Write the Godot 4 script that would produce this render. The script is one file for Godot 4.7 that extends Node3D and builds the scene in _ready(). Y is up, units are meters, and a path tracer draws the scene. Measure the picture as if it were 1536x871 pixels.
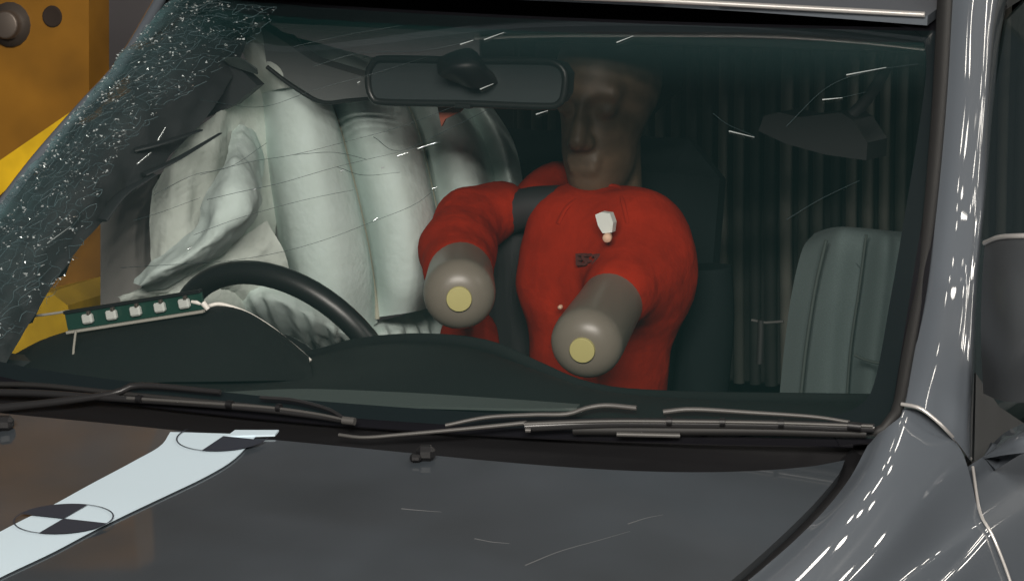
extends Node3D
# A close view of a crash-tested car: cracked windscreen, deployed airbags and a dummy in the cabin.
# Car axes: x towards the car's left side, y up, z towards the car's nose; metres.

const OUT := Vector3(2.2, 2.6, 3.6)   # a point outside the car that panel outsides face
var M := {}
var names := {}
var car: Node3D
var rng := RandomNumberGenerator.new()
var fn := FastNoiseLite.new()

func _ready() -> void:
	rng.seed = 11
	fn.seed = 5
	fn.frequency = 1.0
	var cam := Camera3D.new()
	cam.name = "camera"
	cam.position = Vector3(1.9228, 1.7993, 3.6484)
	cam.rotation_degrees = Vector3(-10.0000, 24.0000, 0)
	cam.fov = 8.7843
	cam.near = 0.1
	cam.far = 60.0
	add_child(cam)
	var we := WorldEnvironment.new()
	var env := Environment.new()
	env.background_mode = Environment.BG_COLOR
	env.background_color = Color(0.25, 0.262, 0.275)
	env.background_energy_multiplier = 1.0
	env.tonemap_mode = Environment.TONE_MAPPER_LINEAR
	env.tonemap_exposure = 1.0
	env.sdfgi_enabled = true
	env.ssao_enabled = true
	env.ssil_enabled = true
	we.environment = env
	add_child(we)
	materials()
	lamps()
	hall()
	car = thing("crash_test_car", "dark grey crashed car with cracked windscreen, open airbags and white marker tape", "car", Vector3.ZERO)
	body()
	windscreen()
	wipers()
	cabin()
	airbags()
	dummy()
	loose_things()

# ---------------------------------------------------------------- helpers
func V(a: Array) -> PackedVector3Array:
	var p := PackedVector3Array()
	for i in range(0, a.size() - 2, 3):
		p.append(Vector3(a[i], a[i + 1], a[i + 2]))
	return p

func add_num(called: String) -> String:
	var n: int = names.get(called, 0)
	names[called] = n + 1
	return called if n == 0 else "%s_%03d" % [called, n]

func thing(called: String, label: String, category: String, at: Vector3, group := "") -> Node3D:
	var o := Node3D.new()
	o.name = add_num(called)
	add_child(o)
	o.position = at
	o.set_meta("label", label)
	o.set_meta("category", category)
	if group:
		o.set_meta("group", group)
	return o

func part(called: String, mesh: Mesh, mat: Material, parent: Node, label := "") -> MeshInstance3D:
	var o := MeshInstance3D.new()
	o.name = called
	o.mesh = mesh
	o.material_override = mat
	parent.add_child(o, true)
	if label:
		o.set_meta("label", label)
	return o

func mat(albedo: Color, rough: float, metal := 0.0, spec := 0.5) -> StandardMaterial3D:
	var m := StandardMaterial3D.new()
	m.albedo_color = albedo.linear_to_srgb()
	m.roughness = rough
	m.metallic = metal
	m.metallic_specular = spec
	return m

func ntex(freq: float, seed_: int, lo: Color, hi: Color, size := 256, bump := false, oct := 4) -> NoiseTexture2D:
	var n := FastNoiseLite.new()
	n.seed = seed_
	n.frequency = freq
	n.fractal_octaves = oct
	var t := NoiseTexture2D.new()
	t.width = size
	t.height = size
	t.seamless = true
	t.noise = n
	if bump:
		t.as_normal_map = true
		t.bump_strength = 4.0
	else:
		var g := Gradient.new()
		g.set_color(0, lo)
		g.set_color(1, hi)
		t.color_ramp = g
	return t

func tri(m: StandardMaterial3D, scale: float) -> void:
	m.uv1_triplanar = true
	m.uv1_world_triplanar = true
	m.uv1_scale = Vector3.ONE * scale

func cr(p: PackedVector3Array, n: int) -> PackedVector3Array:
	# Catmull-Rom through p, n + 1 samples spread by length
	if p.size() == 2:
		var q := PackedVector3Array()
		for i in n + 1:
			q.append(p[0].lerp(p[1], float(i) / n))
		return q
	var fine := PackedVector3Array()
	for i in p.size() - 1:
		var a := p[maxi(i - 1, 0)] if i > 0 else p[0] * 2.0 - p[1]
		var d := p[i + 2] if i + 2 < p.size() else p[i + 1] * 2.0 - p[i]
		for k in 12:
			fine.append(p[i].cubic_interpolate(p[i + 1], a, d, k / 12.0))
	fine.append(p[p.size() - 1])
	var acc := PackedFloat32Array([0.0])
	for i in range(1, fine.size()):
		acc.append(acc[i - 1] + fine[i].distance_to(fine[i - 1]))
	var out := PackedVector3Array()
	var j := 0
	for i in n + 1:
		var s := acc[acc.size() - 1] * i / n
		while j < fine.size() - 2 and acc[j + 1] < s:
			j += 1
		out.append(fine[j].lerp(fine[j + 1], clampf((s - acc[j]) / maxf(acc[j + 1] - acc[j], 1e-9), 0, 1)))
	return out

func cr_at(p: PackedVector3Array, t: float) -> Vector3:
	# through p by index
	var f := clampf(t, 0, 1) * (p.size() - 1)
	var i := mini(int(f), p.size() - 2)
	var a := p[i - 1] if i > 0 else p[0] * 2.0 - p[1]
	var d := p[i + 2] if i + 2 < p.size() else p[i + 1] * 2.0 - p[i]
	return p[i].cubic_interpolate(p[i + 1], a, d, f - i)

func grid_of(curves: Array, n: int, m: int) -> Array:
	# curves, each resampled to n + 1 points, joined across by m + 1
	var rs := []
	for c in curves:
		rs.append(cr(c, n))
	var g := []
	for i in m + 1:
		g.append(PackedVector3Array())
	for k in n + 1:
		var across := PackedVector3Array()
		for c in rs:
			across.append(c[k])
		for i in m + 1:
			g[i].append(cr_at(across, float(i) / m))
	return g

func normals_of(g: Array) -> Array:
	var ns := []
	var mean := Vector3.ZERO
	var mid := Vector3.ZERO
	for i in g.size():
		var row := PackedVector3Array()
		for k in g[i].size():
			var du: Vector3 = g[mini(i + 1, g.size() - 1)][k] - g[maxi(i - 1, 0)][k]
			var dv: Vector3 = g[i][mini(k + 1, g[i].size() - 1)] - g[i][maxi(k - 1, 0)]
			var nn := du.cross(dv)
			row.append(nn.normalized() if nn.length() > 1e-14 else Vector3.UP)
			mean += nn
			mid += g[i][k]
		ns.append(row)
	mid /= g.size() * g[0].size()
	if mean.dot(OUT - mid) < 0:
		for i in ns.size():
			for k in ns[i].size():
				ns[i][k] = -ns[i][k]
	return ns

func surf(g: Array, thick := 0.0, st: SurfaceTool = null, colors := []) -> Variant:
	# a smooth sheet through the grid, its outside towards OUT, with a back and rims when thick
	var own := st == null
	if own:
		st = SurfaceTool.new()
		st.begin(Mesh.PRIMITIVE_TRIANGLES)
	var ns := normals_of(g)
	sheet(st, g, ns, false, colors)
	if thick > 0.0:
		var back := []
		var nb := []
		for i in g.size():
			var row := PackedVector3Array()
			var rn := PackedVector3Array()
			for k in g[i].size():
				row.append(g[i][k] - ns[i][k] * thick)
				rn.append(-ns[i][k])
			back.append(row)
			nb.append(rn)
		sheet(st, back, nb, true, colors)
		var last: int = g[0].size() - 1
		var e := [[g[0], back[0]], [g[g.size() - 1], back[g.size() - 1]]]
		for k in [0, last]:
			var a := PackedVector3Array()
			var b := PackedVector3Array()
			for i in g.size():
				a.append(g[i][k])
				b.append(back[i][k])
			e.append([a, b])
		var centre := Vector3.ZERO
		for i in g.size():
			for k in g[i].size():
				centre += g[i][k]
		centre /= g.size() * g[0].size()
		for s in e:
			rim(st, s[0], s[1], centre)
	return st.commit() if own else null

func face(st: SurfaceTool, a: Vector3, b: Vector3, c: Vector3, na: Vector3, nb: Vector3, nc: Vector3) -> void:
	# one triangle wound clockwise seen from the side of its normals
	var flip := (b - a).cross(c - a).dot(na + nb + nc) > 0
	st.set_normal(na); st.add_vertex(a)
	if flip:
		st.set_normal(nc); st.add_vertex(c)
		st.set_normal(nb); st.add_vertex(b)
	else:
		st.set_normal(nb); st.add_vertex(b)
		st.set_normal(nc); st.add_vertex(c)

func sheet(st: SurfaceTool, g: Array, ns: Array, _back: bool, colors := []) -> void:
	for i in g.size() - 1:
		for k in g[0].size() - 1:
			var q := [[i, k], [i + 1, k], [i + 1, k + 1], [i, k + 1]]
			for t in [[0, 1, 2], [0, 2, 3]]:
				var ix := []
				for w in t:
					ix.append(q[w])
				var a: Vector3 = g[ix[0][0]][ix[0][1]]
				var b: Vector3 = g[ix[1][0]][ix[1][1]]
				var c: Vector3 = g[ix[2][0]][ix[2][1]]
				var nsum: Vector3 = ns[ix[0][0]][ix[0][1]] + ns[ix[1][0]][ix[1][1]] + ns[ix[2][0]][ix[2][1]]
				if (b - a).cross(c - a).dot(nsum) > 0:
					ix.reverse()
				for w in ix:
					st.set_normal(ns[w[0]][w[1]])
					st.set_uv(Vector2(float(w[0]) / (g.size() - 1), float(w[1]) / (g[0].size() - 1)))
					if colors.size():
						st.set_color(colors[w[0]][w[1]])
					st.add_vertex(g[w[0]][w[1]])

func rim(st: SurfaceTool, a: PackedVector3Array, b: PackedVector3Array, centre: Vector3) -> void:
	for i in a.size() - 1:
		var n := (a[i + 1] - a[i]).cross(b[i] - a[i])
		if n.length() < 1e-14:
			continue
		n = n.normalized()
		if n.dot(a[i] - centre) < 0:
			n = -n
		face(st, a[i], a[i + 1], b[i + 1], n, n, n)
		face(st, a[i], b[i + 1], b[i], n, n, n)

func patch(curves: Array, n: int, m: int, thick := 0.0) -> Mesh:
	return surf(grid_of(curves, n, m), thick)

func wrinkle(g: Array, amp: float, freq: float, stretch := Vector3.ONE) -> Array:
	var ns := normals_of(g)
	for i in g.size():
		for k in g[i].size():
			var p: Vector3 = g[i][k] * stretch * freq
			var v := fn.get_noise_3d(p.x, p.y, p.z) + 0.5 * fn.get_noise_3d(p.x * 2.1 + 7, p.y * 2.1, p.z * 2.1)
			g[i][k] += ns[i][k] * amp * v
	return g

func tube(path: PackedVector3Array, r0: float, r1 := -1.0, sides := 10, samples := 0, st: SurfaceTool = null, flat := 1.0) -> Mesh:
	var own := st == null
	if own:
		st = SurfaceTool.new()
		st.begin(Mesh.PRIMITIVE_TRIANGLES)
	var p := cr(path, samples) if samples > 0 else path
	if r1 < 0:
		r1 = r0
	var t0 := (p[1] - p[0]).normalized()
	var nx := t0.cross(Vector3.UP)
	if nx.length() < 0.05:
		nx = t0.cross(Vector3.RIGHT)
	nx = nx.normalized()
	var rings := []
	var rn := []
	for i in p.size():
		var t := (p[mini(i + 1, p.size() - 1)] - p[maxi(i - 1, 0)]).normalized()
		nx = (nx - t * nx.dot(t)).normalized()
		var ny := t.cross(nx)
		var r := lerpf(r0, r1, float(i) / (p.size() - 1))
		var a := PackedVector3Array()
		var b := PackedVector3Array()
		for s in sides + 1:
			var w := TAU * s / sides
			a.append(p[i] + nx * cos(w) * r + ny * sin(w) * r * flat)
			b.append((nx * cos(w) * flat + ny * sin(w)).normalized())
		rings.append(a)
		rn.append(b)
	sheet(st, rings, rn, false)
	for e in [0, p.size() - 1]:
		var n := (p[0] - p[1]).normalized() if e == 0 else (p[e] - p[e - 1]).normalized()
		for s in sides:
			face(st, p[e], rings[e][s], rings[e][s + 1], n, n, n)
	return st.commit() if own else null

func box(st: SurfaceTool, c: Vector3, size: Vector3, basis := Basis.IDENTITY, bevel := 0.15) -> void:
	# a box with chamfered edges
	var h := size * 0.5
	var bv := minf(h.x, minf(h.y, h.z)) * bevel * 2.0
	var pts := {}
	for ax in 3:
		for s in [-1, 1]:
			var u := (ax + 1) % 3
			var w := (ax + 2) % 3
			var q := []
			for su in [-1, 1]:
				for sw in [-1, 1]:
					var p := Vector3.ZERO
					p[ax] = s * h[ax]
					p[u] = su * (h[u] - bv)
					p[w] = sw * (h[w] - bv)
					q.append(p)
					pts[[ax, s, su, sw]] = p
			var n := Vector3.ZERO
			n[ax] = s
			quad(st, c, basis, q[0], q[1], q[3], q[2], n)
	for ax in 3:
		var u := (ax + 1) % 3
		var w := (ax + 2) % 3
		for su in [-1, 1]:
			for sw in [-1, 1]:
				# edge along ax between face u (side su) and face w (side sw)
				var a0: Vector3 = pts[[u, su, sw, -1]]
				var a1: Vector3 = pts[[u, su, sw, 1]]
				var b0: Vector3 = pts[[w, sw, -1, su]]
				var b1: Vector3 = pts[[w, sw, 1, su]]
				var n := Vector3.ZERO
				n[u] = su
				n[w] = sw
				quad(st, c, basis, a0, a1, b1, b0, n.normalized())
	for sx in [-1, 1]:
		for sy in [-1, 1]:
			for sz in [-1, 1]:
				var n := Vector3(sx, sy, sz).normalized()
				var a: Vector3 = pts[[0, sx, sy, sz]]
				var b: Vector3 = pts[[1, sy, sz, sx]]
				var d: Vector3 = pts[[2, sz, sx, sy]]
				face(st, c + basis * a, c + basis * b, c + basis * d, basis * n, basis * n, basis * n)

func quad(st: SurfaceTool, c: Vector3, basis: Basis, a: Vector3, b: Vector3, d: Vector3, e: Vector3, n: Vector3) -> void:
	var nn := basis * n
	face(st, c + basis * a, c + basis * b, c + basis * d, nn, nn, nn)
	face(st, c + basis * a, c + basis * d, c + basis * e, nn, nn, nn)

func new_st() -> SurfaceTool:
	var st := SurfaceTool.new()
	st.begin(Mesh.PRIMITIVE_TRIANGLES)
	return st

func box_mesh(c: Vector3, size: Vector3, basis := Basis.IDENTITY, bevel := 0.15) -> Mesh:
	var st := new_st()
	box(st, c, size, basis, bevel)
	return st.commit()

func lathe(at: Vector3, axis: Vector3, prof: Array, sides := 28, st: SurfaceTool = null, squash := Vector2.ONE) -> Mesh:
	# prof: [along, radius] pairs
	var own := st == null
	if own:
		st = new_st()
	axis = axis.normalized()
	var nx := axis.cross(Vector3.UP)
	if nx.length() < 0.05:
		nx = axis.cross(Vector3.RIGHT)
	nx = nx.normalized()
	var ny := axis.cross(nx)
	var g := []
	var ns := []
	for i in prof.size():
		var a: Array = prof[maxi(i - 1, 0)]
		var b: Array = prof[mini(i + 1, prof.size() - 1)]
		var sl := Vector2(b[1] - a[1], -(b[0] - a[0]))   # outward across the profile
		var row := PackedVector3Array()
		var rn := PackedVector3Array()
		for s in sides + 1:
			var w := TAU * s / sides
			var rad := nx * cos(w) * squash.x + ny * sin(w) * squash.y
			row.append(at + axis * prof[i][0] + rad * prof[i][1])
			rn.append((rad * -sl.y + axis * -sl.x).normalized())
		g.append(row)
		ns.append(rn)
	sheet(st, g, ns, false)
	return st.commit() if own else null

func prism(outline: PackedVector3Array, depth: Vector3) -> Mesh:
	# a plate: the outline (roughly flat) pushed back along depth
	var st := new_st()
	var n := Vector3.ZERO
	var c := Vector3.ZERO
	for i in outline.size():
		n += outline[i].cross(outline[(i + 1) % outline.size()])
		c += outline[i]
	c /= outline.size()
	n = n.normalized()
	if n.dot(depth) > 0:
		n = -n
	var ux := n.cross(Vector3.UP if absf(n.y) < 0.9 else Vector3.RIGHT).normalized()
	var uy := n.cross(ux)
	var flat := PackedVector2Array()
	for p in outline:
		flat.append(Vector2((p - c).dot(ux), (p - c).dot(uy)))
	var ix := Geometry2D.triangulate_polygon(flat)
	for i in range(0, ix.size(), 3):
		face(st, outline[ix[i]], outline[ix[i + 1]], outline[ix[i + 2]], n, n, n)
		face(st, outline[ix[i]] + depth, outline[ix[i + 1]] + depth, outline[ix[i + 2]] + depth, -n, -n, -n)
	var ccw := not Geometry2D.is_polygon_clockwise(flat)
	for i in outline.size():
		var a := outline[i]
		var b := outline[(i + 1) % outline.size()]
		var m := (b - a).cross(n).normalized() * (1.0 if ccw else -1.0)
		if ux.cross(uy).dot(n) < 0:
			m = -m
		face(st, a, b, b + depth, m, m, m)
		face(st, a, b + depth, a + depth, m, m, m)
	return st.commit()

# ---------------------------------------------------------------- rounded bodies (surface nets)
func cap_d(p: Vector3, a: Vector3, b: Vector3, ra: float, rb: float) -> float:
	var ab := b - a
	var t := clampf((p - a).dot(ab) / maxf(ab.length_squared(), 1e-9), 0, 1)
	return (p - a - ab * t).length() - lerpf(ra, rb, t)

func ell_d(p: Vector3, c: Vector3, r: Vector3) -> float:
	var k := ((p - c) / r).length()
	return (k - 1.0) * minf(r.x, minf(r.y, r.z)) if k < 1e-4 else k * (k - 1.0) / maxf(((p - c) / (r * r)).length(), 1e-6)

func smin(a: float, b: float, k: float) -> float:
	var h := clampf(0.5 + 0.5 * (b - a) / k, 0, 1)
	return lerpf(b, a, h) - k * h * (1.0 - h)

func nets(lo: Vector3, hi: Vector3, cell: float, f: Callable) -> Mesh:
	var nx := int((hi.x - lo.x) / cell) + 1
	var ny := int((hi.y - lo.y) / cell) + 1
	var nz := int((hi.z - lo.z) / cell) + 1
	var d := PackedFloat32Array()
	d.resize(nx * ny * nz)
	var i := 0
	for z in nz:
		for y in ny:
			for x in nx:
				d[i] = f.call(lo + Vector3(x, y, z) * cell)
				i += 1
	var id := {}
	var pts := PackedVector3Array()
	for z in nz - 1:
		for y in ny - 1:
			for x in nx - 1:
				var b := x + nx * (y + ny * z)
				var o := [b, b + 1, b + nx, b + nx + 1, b + nx * ny, b + nx * ny + 1, b + nx * ny + nx, b + nx * ny + nx + 1]
				var inside := 0
				for k in 8:
					if d[o[k]] < 0:
						inside += 1
				if inside == 0 or inside == 8:
					continue
				var s := Vector3.ZERO
				var c := 0
				for e in [[0, 1], [2, 3], [4, 5], [6, 7], [0, 2], [1, 3], [4, 6], [5, 7], [0, 4], [1, 5], [2, 6], [3, 7]]:
					var va := d[o[e[0]]]
					var vb := d[o[e[1]]]
					if (va < 0) != (vb < 0):
						var t := va / (va - vb)
						var pa := Vector3(e[0] & 1, (e[0] >> 1) & 1, e[0] >> 2)
						var pb := Vector3(e[1] & 1, (e[1] >> 1) & 1, e[1] >> 2)
						s += pa.lerp(pb, t)
						c += 1
				id[b] = pts.size()
				pts.append(lo + (Vector3(x, y, z) + s / c) * cell)
	var ns := PackedVector3Array()
	for p in pts:
		var e := cell * 0.5
		ns.append(Vector3(f.call(p + Vector3(e, 0, 0)) - f.call(p - Vector3(e, 0, 0)), f.call(p + Vector3(0, e, 0)) - f.call(p - Vector3(0, e, 0)), f.call(p + Vector3(0, 0, e)) - f.call(p - Vector3(0, 0, e))).normalized())
	var st := new_st()
	var step := [1, nx, nx * ny]
	for z in range(1, nz - 1):
		for y in range(1, ny - 1):
			for x in range(1, nx - 1):
				var b := x + nx * (y + ny * z)
				for ax in 3:
					if (d[b] < 0) == (d[b + step[ax]] < 0):
						continue
					var u: int = step[(ax + 1) % 3]
					var w: int = step[(ax + 2) % 3]
					var q := [b, b - u, b - u - w, b - w]
					if not (id.has(q[0]) and id.has(q[1]) and id.has(q[2]) and id.has(q[3])):
						continue
					var v := [id[q[0]], id[q[1]], id[q[2]], id[q[3]]]
					face(st, pts[v[0]], pts[v[1]], pts[v[2]], ns[v[0]], ns[v[1]], ns[v[2]])
					face(st, pts[v[0]], pts[v[2]], pts[v[3]], ns[v[0]], ns[v[2]], ns[v[3]])
	st.index()
	return st.commit()

# ---------------------------------------------------------------- materials
func materials() -> void:
	var paint := mat(Color(0.098, 0.113, 0.132), 0.5, 0.0, 0.25)
	paint.clearcoat_enabled = true
	paint.clearcoat = 1.0
	paint.clearcoat_roughness = 0.03
	M.paint = paint
	var bonnet := mat(Color(0.052, 0.063, 0.075), 0.5, 0.0, 0.3)  # darker copy of the body paint, the bonnet's shading in its colour
	bonnet.clearcoat_enabled = true
	bonnet.clearcoat = 1.0
	bonnet.clearcoat_roughness = 0.05
	bonnet.clearcoat_texture = ntex(0.012, 31, Color(0.55, 0.55, 0.55), Color.WHITE)
	bonnet.albedo_texture = ntex(0.006, 33, Color(0.78, 0.78, 0.77), Color.WHITE)
	tri(bonnet, 1.7)
	M.bonnet = bonnet
	M.black = mat(Color(0.006, 0.006, 0.007), 0.5)
	M.rubber = mat(Color(0.012, 0.012, 0.012), 0.65)
	M.frit = mat(Color(0.006, 0.006, 0.008), 0.3)
	M.wiper = mat(Color(0.02, 0.02, 0.021), 0.32)
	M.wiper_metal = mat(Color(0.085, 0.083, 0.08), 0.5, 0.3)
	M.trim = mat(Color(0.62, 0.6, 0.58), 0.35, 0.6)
	var dash := mat(Color(0.014, 0.017, 0.017), 0.6, 0.0, 0.22)
	dash.normal_enabled = true
	dash.normal_texture = ntex(0.2, 3, Color.BLACK, Color.WHITE, 256, true)
	dash.normal_scale = 0.25
	tri(dash, 8.0)
	M.dash = dash
	M.teal_grey = mat(Color(0.05, 0.066, 0.062), 0.7)
	M.wheel = mat(Color(0.012, 0.014, 0.014), 0.38)
	M.mirror_back = mat(Color(0.032, 0.041, 0.043), 0.45)
	M.tape = mat(Color(0.56, 0.68, 0.76), 0.55)
	M.tape_black = mat(Color(0.025, 0.03, 0.045), 0.5)
	M.cable = mat(Color(0.85, 0.82, 0.76), 0.5)
	var bag := mat(Color(0.58, 0.69, 0.665), 0.85)
	bag.normal_enabled = true
	bag.normal_texture = ntex(0.05, 8, Color.BLACK, Color.WHITE, 256, true)
	bag.normal_scale = 0.25
	bag.albedo_texture = ntex(0.02, 9, Color(0.95, 0.95, 0.94), Color.WHITE)
	tri(bag, 5.0)
	M.bag = bag
	var beige := bag.duplicate()
	beige.albedo_color = Color(0.58, 0.645, 0.60).linear_to_srgb()
	M.beige = beige
	M.seam = mat(Color(0.36, 0.35, 0.28), 0.9)
	M.pillar_trim = mat(Color(0.02, 0.024, 0.026), 0.6)
	M.headliner = mat(Color(0.03, 0.034, 0.034), 0.9)
	M.visor = mat(Color(0.12, 0.13, 0.13), 0.85)
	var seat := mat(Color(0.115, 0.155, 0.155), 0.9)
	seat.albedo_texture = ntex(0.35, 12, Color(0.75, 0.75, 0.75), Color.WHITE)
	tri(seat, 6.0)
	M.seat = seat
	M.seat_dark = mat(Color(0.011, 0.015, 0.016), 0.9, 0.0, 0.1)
	M.streak_rib = mat(Color(0.035, 0.04, 0.037), 0.8)  # dark to pale tones imitate streaks reflected in the windscreen
	M.streak_mid = mat(Color(0.075, 0.08, 0.07), 0.8)
	M.streak_light = mat(Color(0.15, 0.15, 0.13), 0.8)
	var suit := mat(Color(0.37, 0.023, 0.006), 0.9, 0.0, 0.15)
	suit.albedo_texture = ntex(0.015, 21, Color(0.82, 0.82, 0.82), Color.WHITE)
	suit.normal_enabled = true
	suit.normal_texture = ntex(0.03, 22, Color.BLACK, Color.WHITE, 256, true)
	suit.normal_scale = 0.5
	tri(suit, 4.0)
	M.suit = suit
	var skin := mat(Color(0.15, 0.10, 0.062), 0.55)
	skin.albedo_texture = ntex(0.02, 24, Color(0.75, 0.75, 0.75), Color.WHITE)
	tri(skin, 6.0)
	M.skin = skin
	M.mirror_paint = mat(Color(0.045, 0.05, 0.055), 0.4)
	M.stub = mat(Color(0.19, 0.17, 0.138), 0.36)
	M.disc = mat(Color(0.48, 0.44, 0.18), 0.55)
	M.joint = mat(Color(0.03, 0.03, 0.032), 0.5)
	M.print = mat(Color(0.09, 0.02, 0.015), 0.9)
	M.sensor = mat(Color(0.72, 0.76, 0.72), 0.6)
	M.sensor_end = mat(Color(0.75, 0.5, 0.35), 0.6)
	M.board = mat(Color(0.012, 0.05, 0.036), 0.35)
	M.led = mat(Color(0.55, 0.58, 0.55), 0.3)
	M.wire = mat(Color(0.35, 0.34, 0.3), 0.5)
	var orange := mat(Color(0.33, 0.15, 0.012), 0.5)
	orange.albedo_texture = ntex(0.01, 41, Color(0.72, 0.72, 0.72), Color.WHITE)
	tri(orange, 1.6)
	M.orange = orange
	var yellow := mat(Color(0.80, 0.50, 0.015), 0.45)
	yellow.albedo_texture = ntex(0.02, 42, Color(0.8, 0.8, 0.8), Color.WHITE)
	tri(yellow, 2.0)
	M.yellow = yellow
	M.steel = mat(Color(0.12, 0.10, 0.085), 0.5, 0.6)
	M.hole = mat(Color(0.02, 0.012, 0.008), 0.9)
	M.wall = mat(Color(0.16, 0.15, 0.155), 0.9)
	M.door_grey = mat(Color(0.34, 0.33, 0.31), 0.8)
	M.red_tag = mat(Color(0.22, 0.055, 0.03), 0.7)
	var floor_ := mat(Color(0.22, 0.21, 0.20), 0.6)
	floor_.albedo_texture = ntex(0.01, 51, Color(0.75, 0.75, 0.75), Color.WHITE)
	tri(floor_, 0.5)
	M.floor = floor_
	# laminated green-tinted glass; its veil also imitates hazy reflections
	var glass := mat(Color(0.012, 0.055, 0.052), 0.02)
	glass.albedo_color.a = 0.115
	glass.transparency = BaseMaterial3D.TRANSPARENCY_ALPHA
	M.glass = glass
	var side := mat(Color(0.012, 0.03, 0.03), 0.03)
	side.albedo_color.a = 0.35
	side.transparency = BaseMaterial3D.TRANSPARENCY_ALPHA
	M.side_glass = side
	var band := mat(Color(1, 1, 1), 0.4)
	band.vertex_color_use_as_albedo = true
	band.transparency = BaseMaterial3D.TRANSPARENCY_ALPHA
	M.band = band
	var craze := mat(Color(0.09, 0.15, 0.165), 0.35)
	craze.transparency = BaseMaterial3D.TRANSPARENCY_ALPHA
	craze.albedo_color.a = 0.55
	M.craze = craze
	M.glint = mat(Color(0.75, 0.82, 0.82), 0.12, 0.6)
	var crack := mat(Color(0.03, 0.055, 0.06), 0.25)
	crack.transparency = BaseMaterial3D.TRANSPARENCY_ALPHA
	crack.roughness = 0.3
	crack.albedo_color.a = 0.6
	M.crack = crack
	M.scratch = mat(Color(0.10, 0.105, 0.11), 0.5)
	M.lamp_body = mat(Color(0.05, 0.05, 0.05), 0.5)
	var glow := mat(Color(0.8, 0.8, 0.8), 0.5)
	glow.emission_enabled = true
	glow.emission = Color(1, 0.97, 0.92)
	glow.emission_energy_multiplier = 6.0
	M.glow = glow

# ---------------------------------------------------------------- light and hall
func lamps() -> void:
	# overhead test-light banks: one before the car's nose, one above and behind its passenger side
	bank(Vector3(2.0, 3.45, 4.6), Vector3(0.0, 0.95, -0.6), 3, 6, Vector2(0.5, 0.4), LAMP, 1.0, "overhead bank of round white test lamps before the car's nose")
	bank(Vector3(2.4, 5.0, -5.2), Vector3(0.7, 1.0, -0.2), 9, 5, Vector2(0.62, 0.72), LAMP * 0.10, 1.35, "overhead bank of round white test lamps behind the car's passenger side")
	bank(Vector3(4.8, 3.3, -0.3), Vector3(0.2, 1.0, -1.7), 2, 4, Vector2(0.5, 0.4), LAMP * 0.22, 1.0, "added bank of unseen fill lamps beside the car's passenger side")  # fill lamps added to bring out the rear ribs

func bank(at: Vector3, to: Vector3, rows: int, cols: int, step: Vector2, power: float, wide: float, label: String) -> void:
	var o := thing("lamp_bank", label, "lamp", at)
	o.look_at_from_position(at, to, Vector3.UP)
	var st := new_st()
	for r in rows:
		box(st, Vector3(0, (r - (rows - 1) / 2.0) * step.y, 0.09), Vector3(cols * step.x + 0.1, 0.05, 0.05))
	for s in [-1, 1]:
		box(st, Vector3(s * cols * step.x * 0.5, 0, 0.14), Vector3(0.05, rows * step.y, 0.05))
	part("frame", st.commit(), M.lamp_body, o)
	var shell := lathe(Vector3.ZERO, Vector3(0, 0, -1), [[-0.06, 0.0], [-0.06, 0.05], [0.0, 0.1], [0.02, 0.105], [0.02, 0.098], [0.0, 0.09]], 16)
	var disc := lathe(Vector3.ZERO, Vector3(0, 0, -1), [[0.004, 0.0], [0.004, 0.088], [0.0, 0.09]], 16)
	for r in rows:
		for c in cols:
			var p := Vector3((c - (cols - 1) / 2.0) * step.x, (r - (rows - 1) / 2.0) * step.y, 0)
			var lamp := part("lamp", shell, M.lamp_body, o)
			lamp.position = p
			lamp.scale = Vector3(wide, wide, 1)
			part("bulb", disc, M.glow, lamp)
			var l := SpotLight3D.new()
			l.name = "lamp_light"
			l.position = p + Vector3(0, 0, -0.03)
			l.light_energy = power
			l.light_color = Color(1, 0.97, 0.93)
			l.light_size = 0.085 * wide
			l.spot_range = 14.0
			l.spot_angle = 50.0
			l.spot_attenuation = 2.0
			l.shadow_enabled = true
			o.add_child(l, true)

const LAMP := 2.5

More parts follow.
